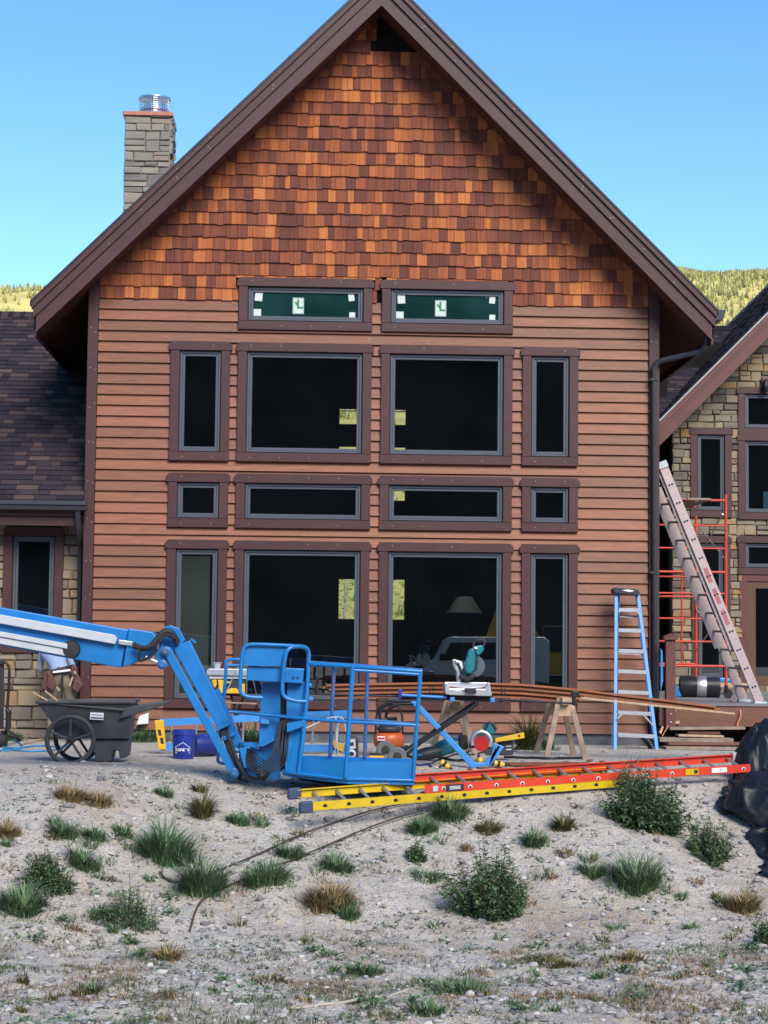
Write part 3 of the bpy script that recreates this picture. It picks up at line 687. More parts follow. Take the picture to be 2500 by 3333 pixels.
B().box(9.0, 9.9, RWY+.25, RWY+.3, 4.1, 4.62).build('patterned_curtain', mat('blue_print_fabric', (.05, .12, .2), .8, var=.2, spot=(.5, .55, .55), spotamt=.2, spotscale=16), house)
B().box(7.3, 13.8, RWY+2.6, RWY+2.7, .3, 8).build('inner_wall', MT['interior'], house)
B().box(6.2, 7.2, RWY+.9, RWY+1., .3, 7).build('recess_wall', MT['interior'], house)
# door under the transom
d0 = B().box(8.46, 8.6, RWY-.03, RWY+.1, .66, 2.94).box(8.6, 10.3, RWY-.03, RWY+.1, 2.82, 2.94).build('door', MT['rwtrim'], house)
dl = mat('oiled_door_wood', (.11, .055, .03), .4, var=.3, scale=3, stretch=(10, 10, 1))
B().box(8.6, 8.78, RWY+.0, RWY+.06, .68, 2.82).box(8.78, 9.5, RWY, RWY+.06, .68, .95).box(8.78, 9.5, RWY, RWY+.06, 2.68, 2.82).box(9.5, 9.68, RWY, RWY+.06, .68, 2.82).build('door_leaf', dl, d0)
B().box(8.78, 9.5, RWY+.03, RWY+.04, .95, 2.68).build('pane', MT['glass'], d0)
# roof with its rake, and the roof running back to the gable
RR0, RR1 = 36.3, 47.
def rband(t0, t1): return [(5.4, rr_top(5.4)-t0), (rxa, rr_top(rxa)-t0), (rxa, rr_top(rxa)-t1), (5.4, rr_top(5.4)-t1)]
rro = B().xz(rband(.05, .34), RR0+.03, RR1).xz([(2*rxa-x, z) for x, z in rband(.05, .34)], RR0+.03, RR1).build('wing_roof', MT['soffit'], house)
B().xz(rband(-.02, .05), RR0-.04, RR1).build('roofing', MT['roofdark'], rro)
B().xz(rband(.0, .03), RR0-.09, RR0-.045).build('drip_edge', MT['liftgrey'], rro)
B().xz(rband(.032, .17), RR0-.07, RR0+.028).build('rake_board', MT['rwtrim'], rro)
B().xz(rband(.172, .25), RR0-.045, RR0+.028).build('rake_board', MT['rwtrim'], rro)
B().xz(rband(.252, .51), RR0-.025, RR0+.028).build('rake_board', MT['rwtrim'], rro)
kk = 1/math.hypot(1, 1.01)
def RP(u, s): return Vector((6.0+s*kk, RR0-.03+u, rr_top(6.0)+.03+s*kk*1.01))
tabs(RP, Vector((-1.01*kk, 0, kk)), 0, 9, 7.8, None, parent=rro)
by0, bz0, by1, bz1 = 33.5, 4.25, 42., 8.70; bk_ = (bz1-bz0)/(by1-by0); bc = 1/math.hypot(1, bk_); bn = Vector((0, -bk_*bc, bc))
def BP(x, s): return Vector((x, by0+s*bc, bz0+s*bc*bk_))
bl = math.hypot(by1-by0, bz1-bz0)
def xv(s): return 6.758+(BP(0, s).z-5.936)/1.01
bro = B().prism([BP(5.31, 3.2)-bn*.02, BP(xv(3.2), 3.2)-bn*.02, BP(xv(bl), bl)-bn*.02, BP(5.31, bl)-bn*.02], -bn*.1).build('connecting_roof', MT['roofdark'], house)
B().prism([(5.31, by1, bz1-.02), (9.4, by1, bz1-.02), (9.4, by1+4, bz1-2.2), (5.31, by1+4, bz1-2.2)], (0, 0, -.1)).build('rear_slope', MT['roofdark'], bro)
tabs(lambda x, s: BP(x, s+3.2), bn, 5.31, 11.5, bl-3.2, None, parent=bro, top=lambda x, s: x < xv(s+3.2)+.1)
B().box(5.31, 9.45, by1-.14, by1+.14, bz1-.05, bz1+.05).build('ridge_caps', MT['roof'], bro)
# wall lamp at the picture edge
q = at(2492, 1250, RWY-.15)
wl = B().box(q.x-.07, q.x+.07, RWY-.12, RWY-.03, q.z-.08, q.z+.14).build('wall_lamp', MT['rwtrim'], house, bevel=.02)
B().lathe([(.05, 0), (.08, .06), (.06, .2), (.02, .24)], 12, (q.x, RWY-.16, q.z-.15)).build('lamp_shade', MT['metalblk'], wl, smooth=40)
# ------------------------------------------------------------------ objects in the yard
def K(ox, oy, s): return lambda x, y: (ox+x/s, oy+y/s)
k1, k2, k3, k4, k5 = K(0, 1900, 2.074), K(650, 2000, 2.074), K(1200, 2000, 2.37), K(1850, 1400, 2.011), K(1200, 2250, 2.765)
kd, km, kts, ktp, kp, kl = K(2130, 1850, 3.881), K(1380, 2050, 5.184), K(640, 2140, 6.381), K(1950, 2300, 3.016), K(80, 2080, 6.504), K(0, 1600, 2.697)
def W(k, x, y, Y): return at(*k(x, y), Y)
def poly(k, pts): return [k(*p) for p in pts]
def tubek(b, k, pts, Y, r, n=8, **kw):
    return b.tube([W(k, *p[:2], p[2] if len(p) > 2 else Y) for p in pts], r, n, **kw)
def soft(pts, it=1):
    "corner-cut a polyline"
    pts = [Vector(p) for p in pts]
    for _ in range(it):
        o = [pts[0]]
        for a, b in zip(pts, pts[1:]): o += [a.lerp(b, .25), a.lerp(b, .75)]
        pts = o+[pts[-1]]
    return pts

# ---- boom lift
BY_ = 21.5
lift = thing('boom_lift', (-9., 21.8, 0), 'blue boom lift with grey boom covers, its platform lowered over the sandy bank', 'boom lift')
B().px([(-1000, 1800), (419, 2050), (393, 2174), (-1000, 1918)], BY_-.05, .34).build('main_boom', MT['liftblue'], lift, bevel=.012)
o = B().px([(-1000, 1822), (371, 2066), (381, 2078), (375, 2097), (-1000, 1849)], BY_-.13, .078).build('boom_cover', MT['liftgrey'], lift, bevel=.008)
B().px(poly(k1, [(800, 377), (895, 390), (890, 422), (800, 408)]), BY_-.12, .06).build('cover_end', MT['alu'], lift, bevel=.006)
o = B().px([(-1000, 1872), (219, 2095), (219, 2112), (-1000, 1889)], BY_-.14, .088).build('boom_cover', MT['liftgrey'], lift, bevel=.006)
B().px([(-1000, 1890), (219, 2114), (219, 2136), (-1000, 1911)], BY_-.12, .068).build('boom_cover', MT['liftgrey'], lift, bevel=.006)
B().lathe([(.0, 0), (.09, .01), (.1, .06), (.1, .1)], 16, W(k1, 478, 442, BY_-.14), (0, 1, 0)).build('hose_grommet', MT['rubber'], lift, smooth=40)
B().px([(419, 2045), (497, 2057), (509, 2074), (500, 2130), (424, 2163), (400, 2170)], BY_-.09, .42).build('knuckle', MT['liftblue'], lift, bevel=.012)
for dy_ in (-.04, .24): B().px([(535, 2040), (554, 2035), (583, 2045), (603, 2083), (560, 2127), (508, 2134)], BY_+dy_, .05).build('knuckle_plate', MT['liftblue'], lift, bevel=.006)
for dy_ in (-.10, .3): B().px([(499, 2128), (530, 2096), (548, 2168), (533, 2177), (511, 2160)], BY_+dy_, .05).build('pivot_plate', MT['liftblue'], lift, bevel=.006)
B().px([(562, 2106), (617, 2084), (748, 2350), (708, 2369)], BY_-.06, .2).build('jib', MT['liftblue'], lift, bevel=.01)
B().px([(690, 2250), (712, 2240), (790, 2418), (786, 2440), (760, 2430)], BY_+.0, .12).build('jib_end', MT['liftblue'], lift, bevel=.008)
B().px([(526, 2112), (553, 2106), (777, 2515), (772, 2534), (755, 2532)], BY_-.14, .07).build('jib_link', MT['liftblue'], lift, bevel=.008)
B().px([(712, 2365), (735, 2352), (790, 2520), (780, 2545), (765, 2520)], BY_-.03, .1).build('jib_cylinder', MT['rubber'], lift)
for (x, y) in ((1118, 455), (1585, 1275), (1095, 545)):
    B().lathe([(.055, 0), (.055, .02), (.035, .03), (.03, .05)], 14, W(k1, x, y, BY_-.14), (0, -1, 0)).build('pivot_pin', MT['liftedge'], lift, smooth=40)
B().px([(1286/2.074, 1900+378/2.074), (620, 2075), (640, 2088), (636, 2094)], BY_-.05, .02).build('cable_hook', MT['liftblue'], lift)
B().px(poly(k1, [(1455, 975), (1545, 925), (1560, 950), (1470, 990)]), BY_-.09, .06).px(poly(k1, [(1500, 1035), (1585, 1000), (1590, 1015), (1515, 1060)]), BY_-.09, .06).build('jib_bracket', MT['liftblue'], lift)
# hoses at the knuckle and the jib foot
hs = B()
hs.tube(soft([W(k1, 900, 415, 21.32), W(k1, 990, 450, 21.3), W(k1, 1060, 380, 21.3), W(k1, 1100, 320, 21.32), W(k1, 1160, 320, 21.34), W(k1, 1200, 400, 21.4)], 2), .035, 8)
hs.tube(soft([W(k1, 905, 400, 21.3), W(k1, 950, 450, 21.28), W(k1, 930, 530, 21.28), W(k1, 1010, 500, 21.3), W(k1, 1060, 440, 21.3)], 2), .018, 6)
hs.tube(soft([W(k1, 900, 420, 21.3), W(k1, 970, 440, 21.27), W(k1, 1070, 410, 21.3), W(k1, 1110, 330, 21.3), W(k1, 1180, 370, 21.33)], 2), .02, 6)
hs.build('hose', MT['rubber'], lift, smooth=60)
B().tube([W(k1, 985, 495, 21.36), W(k1, 1060, 530, 21.36)], .022, 8).build('knuckle_rod', MT['alu'], lift, smooth=60)
for j in range(7):
    q = U(-8, 8)
    pts = [W(k2, 548+j*8, 690, 21.2-.01*j), W(k2, 515+j*13+q, 850, 21.15), W(k2, 490+j*15, 960+j*14, 21.08), W(k2, 440-j*12, 1000+j*14, 21.1), W(k2, 370-j*7, 930+j*13, 21.2), W(k2, 280+j*3, 885+j*9, 21.3)]
    B().tube(soft(pts, 2), .0085, 6).build('cable', MT['rubber'], lift, smooth=60)
for pts, r in (([(270, 990), (300, 1080), (380, 1115), (450, 1095), (470, 1060)], .018), ([(180, 800), (215, 870), (240, 960), (290, 1060), (330, 1110)], .022), ([(405, 1050), (395, 1090), (430, 1120), (460, 1090), (440, 1050)], .014)):
    B().tube(soft([W(k2, x, y, 21.3) for x, y in pts], 2), r, 8).build('hose', MT['rubber'], lift, smooth=60)
# platform
NL, NA, NB, FR = 21.2, 20.85, 20.9, 21.65      # near-left, near corner, near-right, far rail
plat = B()
flp = [W(k2, 560, 1060, NL), W(k2, 1000, 1112, NA), W(k2, 1450, 1120, NB), W(k2, 1420, 1085, FR), W(k2, 560, 1040, FR)]
plat.prism(flp, (0, 0, -.05)); plat.build('platform_floor', MT['liftblue'], lift)
B().prism([W(k2, 640, 1085, 21.1), W(k2, 1130, 1125, 20.95), W(k2, 1100, 1165, 21.2), W(k2, 700, 1110, 21.3)], (0, .25, -.04)).build('platform_subframe', MT['rubber'], lift)
tb_ = B(); tb_.prism([W(k2, 690, 972, 21.1), W(k2, 978, 990, NA), W(k2, 972, 1092, NA), W(k2, 685, 1066, 21.1)], (0, .015, 0)); tb_.build('toe_board', MT['liftblue'], lift)
tb_ = B(); tb_.prism([W(k2, 990, 992, NA), W(k2, 1440, 997, NB), W(k2, 1440, 1108, NB), W(k2, 990, 1108, NA)], (0, .015, 0)); tb_.build('toe_board', MT['liftblue'], lift)
tb_ = B(); tb_.prism([W(k2, 690, 952, FR), W(k2, 1440, 975, FR), W(k2, 1440, 1070, FR), W(k2, 690, 1045, FR)], (0, .015, 0)); tb_.build('toe_board', MT['liftblue'], lift)
def rail(name, m, pts, r=.024, it=0):
    P_ = [W(k2, *p) for p in pts]; P_ = soft(P_, it) if it else P_
    return B().tube(P_, r, 10).build(name, MT[m], lift, smooth=50)
rail('bottom_rail', 'liftblue', [(560, 1058, NL), (672, 1076, 21.08), (1000, 1112, NA), (1450, 1120, NB)], .022)
rail('top_rail', 'liftedge', [(735, 325, FR), (1035, 345, 21.5), (1505, 380, 21.4)], .024)
rail('top_rail', 'liftblue', [(1035, 375, NA), (1490, 405, NB)], .02)
rail('top_rail', 'liftblue', [(735, 335, 21.15), (1030, 350, NA), (1500, 385, NB)], .024)
rail('mid_rail', 'liftblue', [(200, 655, NL), (450, 678, NL), (700, 702, 21.1), (1000, 725, NA), (1480, 748, NB)], .02)
rail('mid_rail', 'liftedge', [(730, 690, FR), (1140, 712, FR), (1460, 742, FR)], .018)
rail('rail_post', 'liftblue', [(1033, 350, NA), (985, 1105, NA)], .026)
rail('rail_post', 'liftblue', [(1490, 390, NB), (1440, 1115, NB)], .024)
rail('rail_post', 'liftedge', [(908, 350, FR), (880, 960, FR)], .022)
rail('rail_post', 'liftedge', [(1133, 385, FR), (1115, 970, FR)], .022)
rail('entry_rail', 'liftblue', [(285, 305, 21.6), (175, 302, 21.6), (180, 360, 21.6), (162, 570, 21.6), (150, 700, 21.6), (120, 980, 21.6), (130, 1003, 21.6), (230, 1010, 21.6)], .02, 1)
rail('entry_rail', 'liftblue', [(180, 343, 21.6), (285, 345, 21.6)], .018)
# control console and mast
B().prism([W(k2, 418, 460, 21.3), W(k2, 545, 455, 21.3), W(k2, 545, 1112, 21.3), W(k2, 480, 1115, 21.3), W(k2, 395, 1040, 21.3), W(k2, 405, 700, 21.3)], (0, .05, 0)).build('mast_plate', MT['liftblue'], lift, bevel=.006)
B().prism([W(k2, 590, 460, 21.2), W(k2, 715, 455, 21.2), W(k2, 665, 1068, 21.1), W(k2, 575, 1060, 21.15)], (0, .05, 0)).build('mast_plate', MT['liftblue'], lift, bevel=.006)
B().prism([W(k2, 545, 455, 21.36), W(k2, 600, 455, 21.36), W(k2, 580, 1060, 21.36), W(k2, 540, 1060, 21.36)], (0, .04, 0)).build('mast_plate', MT['framedark'], lift)
B().prism([W(k2, 590, 735, 21.05), W(k2, 710, 710, 21.05), W(k2, 700, 755, 21.05), W(k2, 590, 795, 21.05)], (0, .03, 0)).build('gusset', MT['liftblue'], lift)
B().prism([W(k2, 345, 885, 21.1), W(k2, 400, 885, 21.1), W(k2, 500, 820, 21.1), W(k2, 505, 850, 21.1), W(k2, 430, 890, 21.1)], (0, .2, 0)).build('foot_plate', MT['liftblue'], lift)
B().prism([W(k2, 410, 695, 21.22), W(k2, 470, 698, 21.22), W(k2, 470, 742, 21.22), W(k2, 410, 738, 21.22)], (0, .06, 0)).build('switch_box', MT['fgblue'], lift, bevel=.005)
B().lathe([(.11, -.2), (.11, .16)], 20, W(k2, 330, 960, 21.45)).build('rotator', MT['liftblue'], lift, smooth=40)
B().prism([W(k2, 265, 905, 21.25), W(k2, 340, 890, 21.25), W(k2, 420, 930, 21.25), W(k2, 420, 1020, 21.25), W(k2, 300, 1040, 21.25)], (0, .3, 0)).build('rotator_bracket', MT['liftblue'], lift, bevel=.008)
hd = B()
hp = [(300, 345), (300, 262), (318, 222), (350, 205)]; hq = [(562, 350), (566, 275), (590, 238), (640, 215)]
for (a, b_), (c, d) in zip(zip(hp, hp[1:]), zip(hq, hq[1:])):
    hd.prism([W(k2, *a, 21.02), W(k2, *c, 21.02), W(k2, *d, 21.02+.0), W(k2, *b_, 21.02+.0)], (0, .012, 0))
hd.prism([W(k2, 350, 205, 21.02), W(k2, 640, 215, 21.02), W(k2, 690, 212, 21.42), W(k2, 400, 202, 21.42)], (0, 0, -.012))
hd.build('console_hood', MT['liftblue'], lift)
B().prism([W(k2, 318, 350, 21.06), W(k2, 706, 366, 21.06), W(k2, 696, 466, 21.06), W(k2, 316, 445, 21.06)], (0, .26, 0)).build('control_box', MT['liftblue'], lift, bevel=.008)
for y in (427, ): 
    for x in (632, 662): B().lathe([(.012, 0), (.012, .012)], 10, W(k2, x, y, 21.06), (0, -1, 0)).build('bolt', MT['framedark'], lift)
rail('guard_rail', 'liftblue', [(425, 562, 21.02), (320, 558, 21.0), (275, 530, 21.0), (272, 480, 21.0), (285, 260, 21.0), (310, 205, 21.0), (380, 200, 21.0), (640, 212, 21.0)], .022, 2)
rail('guard_rail', 'liftblue', [(718, 588, 21.0), (640, 585, 20.98), (570, 560, 20.98), (555, 510, 20.98), (572, 290, 20.98), (600, 222, 20.98), (690, 212, 21.05), (738, 240, 21.15), (735, 330, 21.15), (715, 700, 21.1), (668, 1068, 21.08)], .024, 2)
B().lathe([(.012, 0), (.012, .05), (.025, .055), (.025, .085)], 10, W(k2, 610, 345, 21.15)).build('joystick', MT['rubber'], lift, smooth=40)
# turret, riser and chassis standing off to the side
B().box(-10.6, -7.6, 20.8, 22.9, .35, .8).build('chassis', MT['liftgrey'], lift, bevel=.05)
B().box(-10.4, -8.6, 21.1, 22.5, .8, 1.9).build('turret', MT['liftblue'], lift, bevel=.06)
for x in (-10.4, -7.9):
    for y in (20.65, 22.95): B().lathe([(.2, -.14), (.42, -.14), (.45, -.08), (.45, .08), (.42, .14), (.2, .14)], 24, (x, y, .45), (0, 1, 0)).build('wheel', MT['rubber'], lift, smooth=40)
B().bar((-9.3, 21.65, 1.8), (-7.9, 21.65, 2.35), .3, .3, (0, 1, 0)).build('riser', MT['liftblue'], lift)

# ---- ladders lying on the ground
def rail_ladder(name, label, cat, A, Bp, side, n, rail_h, rail_t, matr, parts=()):
    "A, Bp: ends of the near rail foot; side: vector to the far rail"
    t = thing(name, (A+Bp)/2, label, cat); d = Bp-A; u = Vector((0, 0, 1)); 
    for off in (Vector((0,0,0)), side):
        nr = d.cross(u).normalized()
        b = B(); b.bar(A+off+u*rail_h/2, Bp+off+u*rail_h/2, rail_t, rail_h)
        for q in (0, rail_h-.006): b.bar(A+off+u*(q+.003)+side.normalized()*(.018 if off.length == 0 else -.018), Bp+off+u*(q+.003)+side.normalized()*(.018 if off.length == 0 else -.018), .036, .006)
        b.build('rail', MT[matr], t)
    for k in range(n):
        p = A+d*((k+.7)/n)+u*rail_h*.5; B().tube([p, p+side], .016, 8).build('rung', MT['alu'], t, smooth=60)
        nv = -side.normalized(); B().lathe([(.024, 0), (.024, .004)], 12, p+nv*(rail_t/2), nv).lathe([(.013, .004), (.013, .006)], 10, p+nv*(rail_t/2), nv).build('rung_end', MT['white'] if matr == 'fgorange' else MT['rubber'], t)
        if matr == 'fgorange': B().lathe([(.014, .006), (.014, .008)], 8, p+nv*(rail_t/2), nv).build('rung_end', MT['rubber'], t)
    return t
YA = at(1003, 2640, 20.2); YB = at(2030, 2560, 21.4)
sdv = (YB-YA).cross(Vector((0, 0, 1))).normalized()
sdv = -sdv if sdv.y < 0 else sdv
yl = rail_ladder('extension_ladder', 'yellow fibreglass extension ladder section lying on the bank with blue end boots', 'ladder', YA, YB, sdv*.40+Vector((0, 0, .115)), 14, .085, .008, 'fgyellow')
for off in (Vector((0,0,0)), sdv*.40+Vector((0, 0, .115))):
    p = YA+off+Vector((0, 0, .042)); d = (YB-YA).normalized()
    B().bar(p-d*.10, p+d*.05, .07, .125).build('end_boot', mat('boot_blue_grey', (.035, .055, .11), .7, var=.2), yl, bevel=.02)
RA = at(1378, 2572, 20.92); RA = YA+(YB-YA)*((at(1378, 2572, 20.9).x-YA.x)/(YB.x-YA.x))+Vector((0, .0, .092)); RBp = at(2376, 2510, 23.0)
RBp = Vector((RBp.x, RA.y+(YB-YA).normalized().y/(YB-YA).normalized().x*(RBp.x-RA.x), 0)); q_ = at(2376, 2512, RBp.y); RBp = Vector((RBp.x, RBp.y, q_.z))
rl = rail_ladder('extension_ladder', 'orange-red fibreglass extension ladder lying on top of the yellow one', 'ladder', RA, RBp, sdv*.38+Vector((0, 0, .10)), 13, .085, .008, 'fgorange')
dR = (RBp-RA).normalized(); nv = -sdv; up_ = dR.cross(nv)*-1
def on_rail(t, h): return RA+dR*t+Vector((0, 0, h))+nv*.006
MR = Matrix((dR, Vector((0, 0, 1)), nv)).transposed()
B().obox(on_rail(.35, .045)+nv*.004, .21, .07, .006, MR).build('warning_label', MT['rubber'], rl)
B().obox(on_rail(.12, .045)+nv*.004, .06, .06, .004, MR).build('rail_label', MT['liftgrey'], rl)
for k in range(3): B().obox(on_rail(.35, .03+k*.014)+nv*.008, .13, .006, .002, MR).build('label_print', MT['white'], rl)
Lr = (RBp-RA).length
B().obox(on_rail(Lr-.78, .045)+nv*.004, .17, .068, .004, MR).build('rail_label', MT['fgyellow'], rl)
B().obox(on_rail(Lr-.73, .045)+nv*.007, .05, .04, .002, MR).build('label_print', MT['rubber'], rl)
B().obox(on_rail(Lr-.42, .045)+nv*.004, .2, .055, .004, MR).build('rail_label', MT['white'], rl)
text_mesh('GLIDESAFE', .055, 'rail_lettering', MT['white'], on_rail(2.62, .045)+nv*.004, Matrix((-dR, Vector((0, 0, -1)), nv)).transposed(), rl, bold=.001)
B().bar(RBp+sdv*.38-dR*.02+Vector((0,0,.15)), RBp+sdv*.38+dR*.1+Vector((0,0,.15)), .08, .11).build('end_bracket', MT['liftgrey'], rl, bevel=.01)
bt = at(1388, 2532, 21.4); bx = thing('battery_pack', bt, 'small black tool battery with a blue tag on the ladder rungs', 'battery')
B().box(bt.x-.1, bt.x+.1, bt.y-.06, bt.y+.06, bt.z-.04, bt.z+.04).build('case', MT['blackplastic'], bx, bevel=.012)
B().box(bt.x+.03, bt.x+.07, bt.y-.064, bt.y-.058, bt.z-.03, bt.z+.02).build('tag', MT['fgblue'], bx)

# ---- blue ladder on its edge behind the jib
Y5 = 25.4
bl_ = thing('blue_ladder', at(820, 2440, Y5), 'blue fibreglass ladder lying on its edge with yellow end caps behind the bucket', 'ladder')
A1, B1 = at(520, 2352, Y5), at(1135, 2322, Y5+.5); A2, B2 = at(522, 2430, Y5), at(1125, 2436, Y5+.5)
for a, b_ in ((A1, B1), (A2, B2)): B().bar(a, b_, .03, .095).build('rail', MT['fgblue'], bl_)
for k in range(8):
    t = (k+.5)/8; B().tube([A1.lerp(B1, t), A2.lerp(B2, t)], .015, 6).build('rung', MT['alu'], bl_)
B().px([(502, 2345), (532, 2343), (540, 2440), (516, 2440)], Y5-.05, .1).build('end_cap', MT['yellow'], bl_, bevel=.01)
for x, y in ((1030, 1030), (1045, 1085)): B().px(poly(k1, [(x+35, y-45), (x+55, y-45), (x+62, y-5), (x+42, y-5)]), Y5-.055, .004).build('cap_mark', MT['rubber'], bl_)
B().px(poly(k2, [(900, 845), (975, 885), (970, 932), (905, 900)]), Y5+.4, .08).build('end_foot', MT['yellow'], bl_, bevel=.008)

# ---- blue stepladder against the siding
sl_ = thing('step_ladder', at(2060, 2440, 27.8), 'tall blue fibreglass stepladder with aluminium steps standing before the siding', 'ladder')
f0 = 27.5
def leg(x0, y0, Ya, x1, y1, Yb, w=.075, d=.03, name='rail'):
    return B().bar(W(k4, x0, y0, Ya), W(k4, x1, y1, Yb), w, d, (0, 1, 0)).build(name, MT['fgblue'], sl_, bevel=.004, seg=1)
leg(313, 1062, 28.1, 306, 2095, f0, .05); leg(455, 1070, 28.1, 582, 2108, f0, .05)
leg(330, 1075, 28.2, 290, 2060, 28.45, .035, .03, 'rear_rail'); leg(445, 1075, 28.2, 560, 2030, 28.45, .035, .03, 'rear_rail')
B().px(poly(k4, [(296, 1040), (318, 1028), (455, 1040), (470, 1062), (465, 1082), (300, 1066)]), 28.0, .3).build('top_cap', MT['blackplastic'], sl_, bevel=.01)
B().px(poly(k4, [(350, 1048), (390, 1042), (435, 1052), (400, 1060)]), 27.99, .01).build('cap_badge', MT['white'], sl_)
for k, y in enumerate((1170, 1303, 1436, 1570, 1705, 1840, 1985)):
    t = (y-1065)/1035; xl = 313+(306-313)*t+14; xr = 455+(582-455)*t-12; Yk = 28.1+(f0-28.1)*t
    b = B(); p, q = W(k4, xl, y, Yk), W(k4, xr, y+14*t, Yk); b.bar(p, q, .09, .022); b.bar(p+Vector((0, -.045, -.02)), q+Vector((0, -.045, -.02)), .004, .045)
    b.build('step', MT['alu'], sl_)
for a, b_ in (((330, 1190), (345, 1178)), ((468, 1210), (450, 1182)), ((322, 1888), (362, 1848)), ((558, 1935), (490, 1862))):
    B().bar(W(k4, *a, 27.55), W(k4, *b_, 27.55), .02, .012, (0, 1, 0)).build('step_brace', MT['alu'], sl_)
for (xa, xb_, y) in ((335, 440, 1220), (330, 490, 1462), (325, 545, 2005)):
    B().bar(W(k4, xa, y, 28.35), W(k4, xb_, y+8, 28.35), .03, .02).build('rear_spreader', MT['alu'], sl_)
bk = at(2118, 2425, 27.7)
bb = thing('drain_pipe_offcut', bk, 'short black corrugated pipe leaning by the foot of the stepladder', 'pipe')
pp = [at(2092, 2395, 27.9), at(2110, 2418, 27.8), at(2128, 2448, 27.7)]
q = B(); n_ = 14
q.tube([pp[0].lerp(pp[2], k/n_)+Vector((.02*math.sin(k/n_*3.1), 0, 0)) for k in range(n_+1)], [.055 if k % 2 else .045 for k in range(n_+1)], 10); q.build('corrugated_tube', MT['duct'], bb, smooth=40)

# ---- saw stand and mitre saw
SY = 23.3
ss = thing('saw_stand', W(k3, 860, 1180, SY), 'folding mitre saw stand with blue legs, black cross legs and wheels', 'saw stand')
def ptube(name, m, pts, r, it=0, par=None, k=k3, n=8):
    P_ = [W(k, *p) for p in pts]; P_ = soft(P_, it) if it else P_
    return B().tube(P_, r, n).build(name, MT[m], par or ss, smooth=50)
B().px(poly(k3, [(322, 672), (372, 668), (818, 1142), (892, 1142), (1005, 1018), (958, 1000), (968, 990), (1048, 1022), (930, 1182), (792, 1186)]), SY-.1, .07).build('leg', MT['fgblue'], ss, bevel=.01)
B().px(poly(k3, [(330, 672), (370, 668), (640, 950), (600, 975)]), SY+.5, .07).build('leg', MT['fgblue'], ss, bevel=.01)
ptube('cross_leg', 'metalblk', [(845, 680, SY-.12), (700, 790, SY-.12), (420, 975, SY-.12), (285, 1085, SY-.12)], .022)
ptube('cross_leg', 'metalblk', [(825, 680, SY+.4), (600, 830, SY+.4), (400, 980, SY+.4)], .026)
ptube('cross_leg', 'metalblk', [(830, 690, SY+.0), (560, 860, SY+.0), (260, 1060, SY+.0)], .018)
ptube('handle', 'metalblk', [(330, 668, SY-.05), (165, 668, SY-.05), (85, 735, SY-.05), (85, 812, SY-.05)], .02, 1)
ptube('handle', 'metalblk', [(345, 690, SY+.4), (205, 690, SY+.4), (140, 750, SY+.4), (130, 805, SY+.4), (220, 800, SY+.4)], .02, 1)
B().px(poly(k3, [(245, 618), (960, 630), (965, 668), (245, 655)]), SY+.05, .09).build('beam', MT['metalblk'], ss, bevel=.006)
ptube('extension_arm', 'fgblue', [(255, 622, SY), (600, 640, SY)], .018)
ptube('extension_arm', 'metalblk', [(-480, 610, SY+.1), (240, 632, SY+.1)], .013)
ptube('extension_arm', 'metalblk', [(960, 652, SY+.1), (1605, 688, SY+.1)], .013)
for x, y in ((645, 655), (955, 660)): B().obox(W(k3, x, y, SY-.03), .06, .05, .055).build('clamp_knob', MT['fgblue'], ss, bevel=.01)
B().px(poly(k3, [(230, 580), (258, 575), (252, 650), (232, 650)]), SY-.02, .04).build('clamp_knob', MT['bucket'], ss, bevel=.006)
for x in (485, 1038): ptube('work_stop', 'metalblk', [(x-14, 630, SY), (x-12, 555, SY), (x+14, 560, SY), (x+12, 630, SY)], .006)
ptube('end_roller', 'metalblk', [(-400, 480, SY+.1), (-395, 520, SY+.1), (-405, 555, SY+.1), (-398, 610, SY+.1)], .02)
for y in (545, 660): pass
for x, y in ((-455, 545), (-445, 652)): B().lathe([(.0, -.03), (.03, -.02), (.03, .02), (0, .03)], 10, W(k3, x, y-60 if False else y, SY), (1, 0, 0)).build('end_knob', MT['fgblue'], ss)
B().px(poly(k3, [(1565, 590), (1628, 590), (1628, 625), (1600, 640), (1615, 705), (1580, 705), (1575, 640)]), SY+.05, .12).build('end_support', MT['metalblk'], ss, bevel=.008)
for (x, y, Yw) in ((220, 1095, SY-.2), (130, 1045, SY+.35)):
    c = W(k3, x, y, Yw); wh = B().lathe([(.05, -.03), (.1, -.035), (.115, -.02), (.115, .02), (.1, .035), (.05, .03)], 24, c, (0, 1, 0)).build('wheel', mat('grey_tyre', (.12, .13, .14), .7, var=.2), ss, smooth=40)
    B().lathe([(.012, -.036), (.055, -.031), (.05, .03)], 14, c, (0, 1, 0)).build('wheel_hub', MT['rubber'], wh)
ms = thing('mitre_saw', W(km, 740, 1090, SY), 'teal and silver compound mitre saw with its head raised on the stand', 'saw')
b = B().px(poly(km, [(360, 1085), (345, 885), (400, 900), (440, 990), (1030, 1000), (1085, 900), (1110, 895), (1150, 1112), (1090, 1120), (440, 1100)]), SY-.08, .36); b.build('base', MT['alu'], ms, bevel=.008)
B().px(poly(km, [(350, 880), (1105, 890), (1085, 960), (800, 985), (690, 985), (400, 950)]), SY+.1, .05).build('fence', MT['alu'], ms, bevel=.006)
B().px(poly(km, [(690, 985), (880, 990), (890, 1070), (800, 1080), (720, 1060)]), SY-.16, .1).build('table_lock', MT['rubber'], ms, bevel=.01)
B().px(poly(km, [(510, 1000), (615, 1000), (615, 1035), (510, 1035)]), SY-.085, .004).build('label', MT['white'], ms)
B().px(poly(km, [(560, 880), (545, 700), (490, 600), (475, 510), (530, 488), (560, 600), (600, 690), (640, 880)]), SY+.12, .12).build('pivot_arm', MT['alu'], ms, bevel=.012)
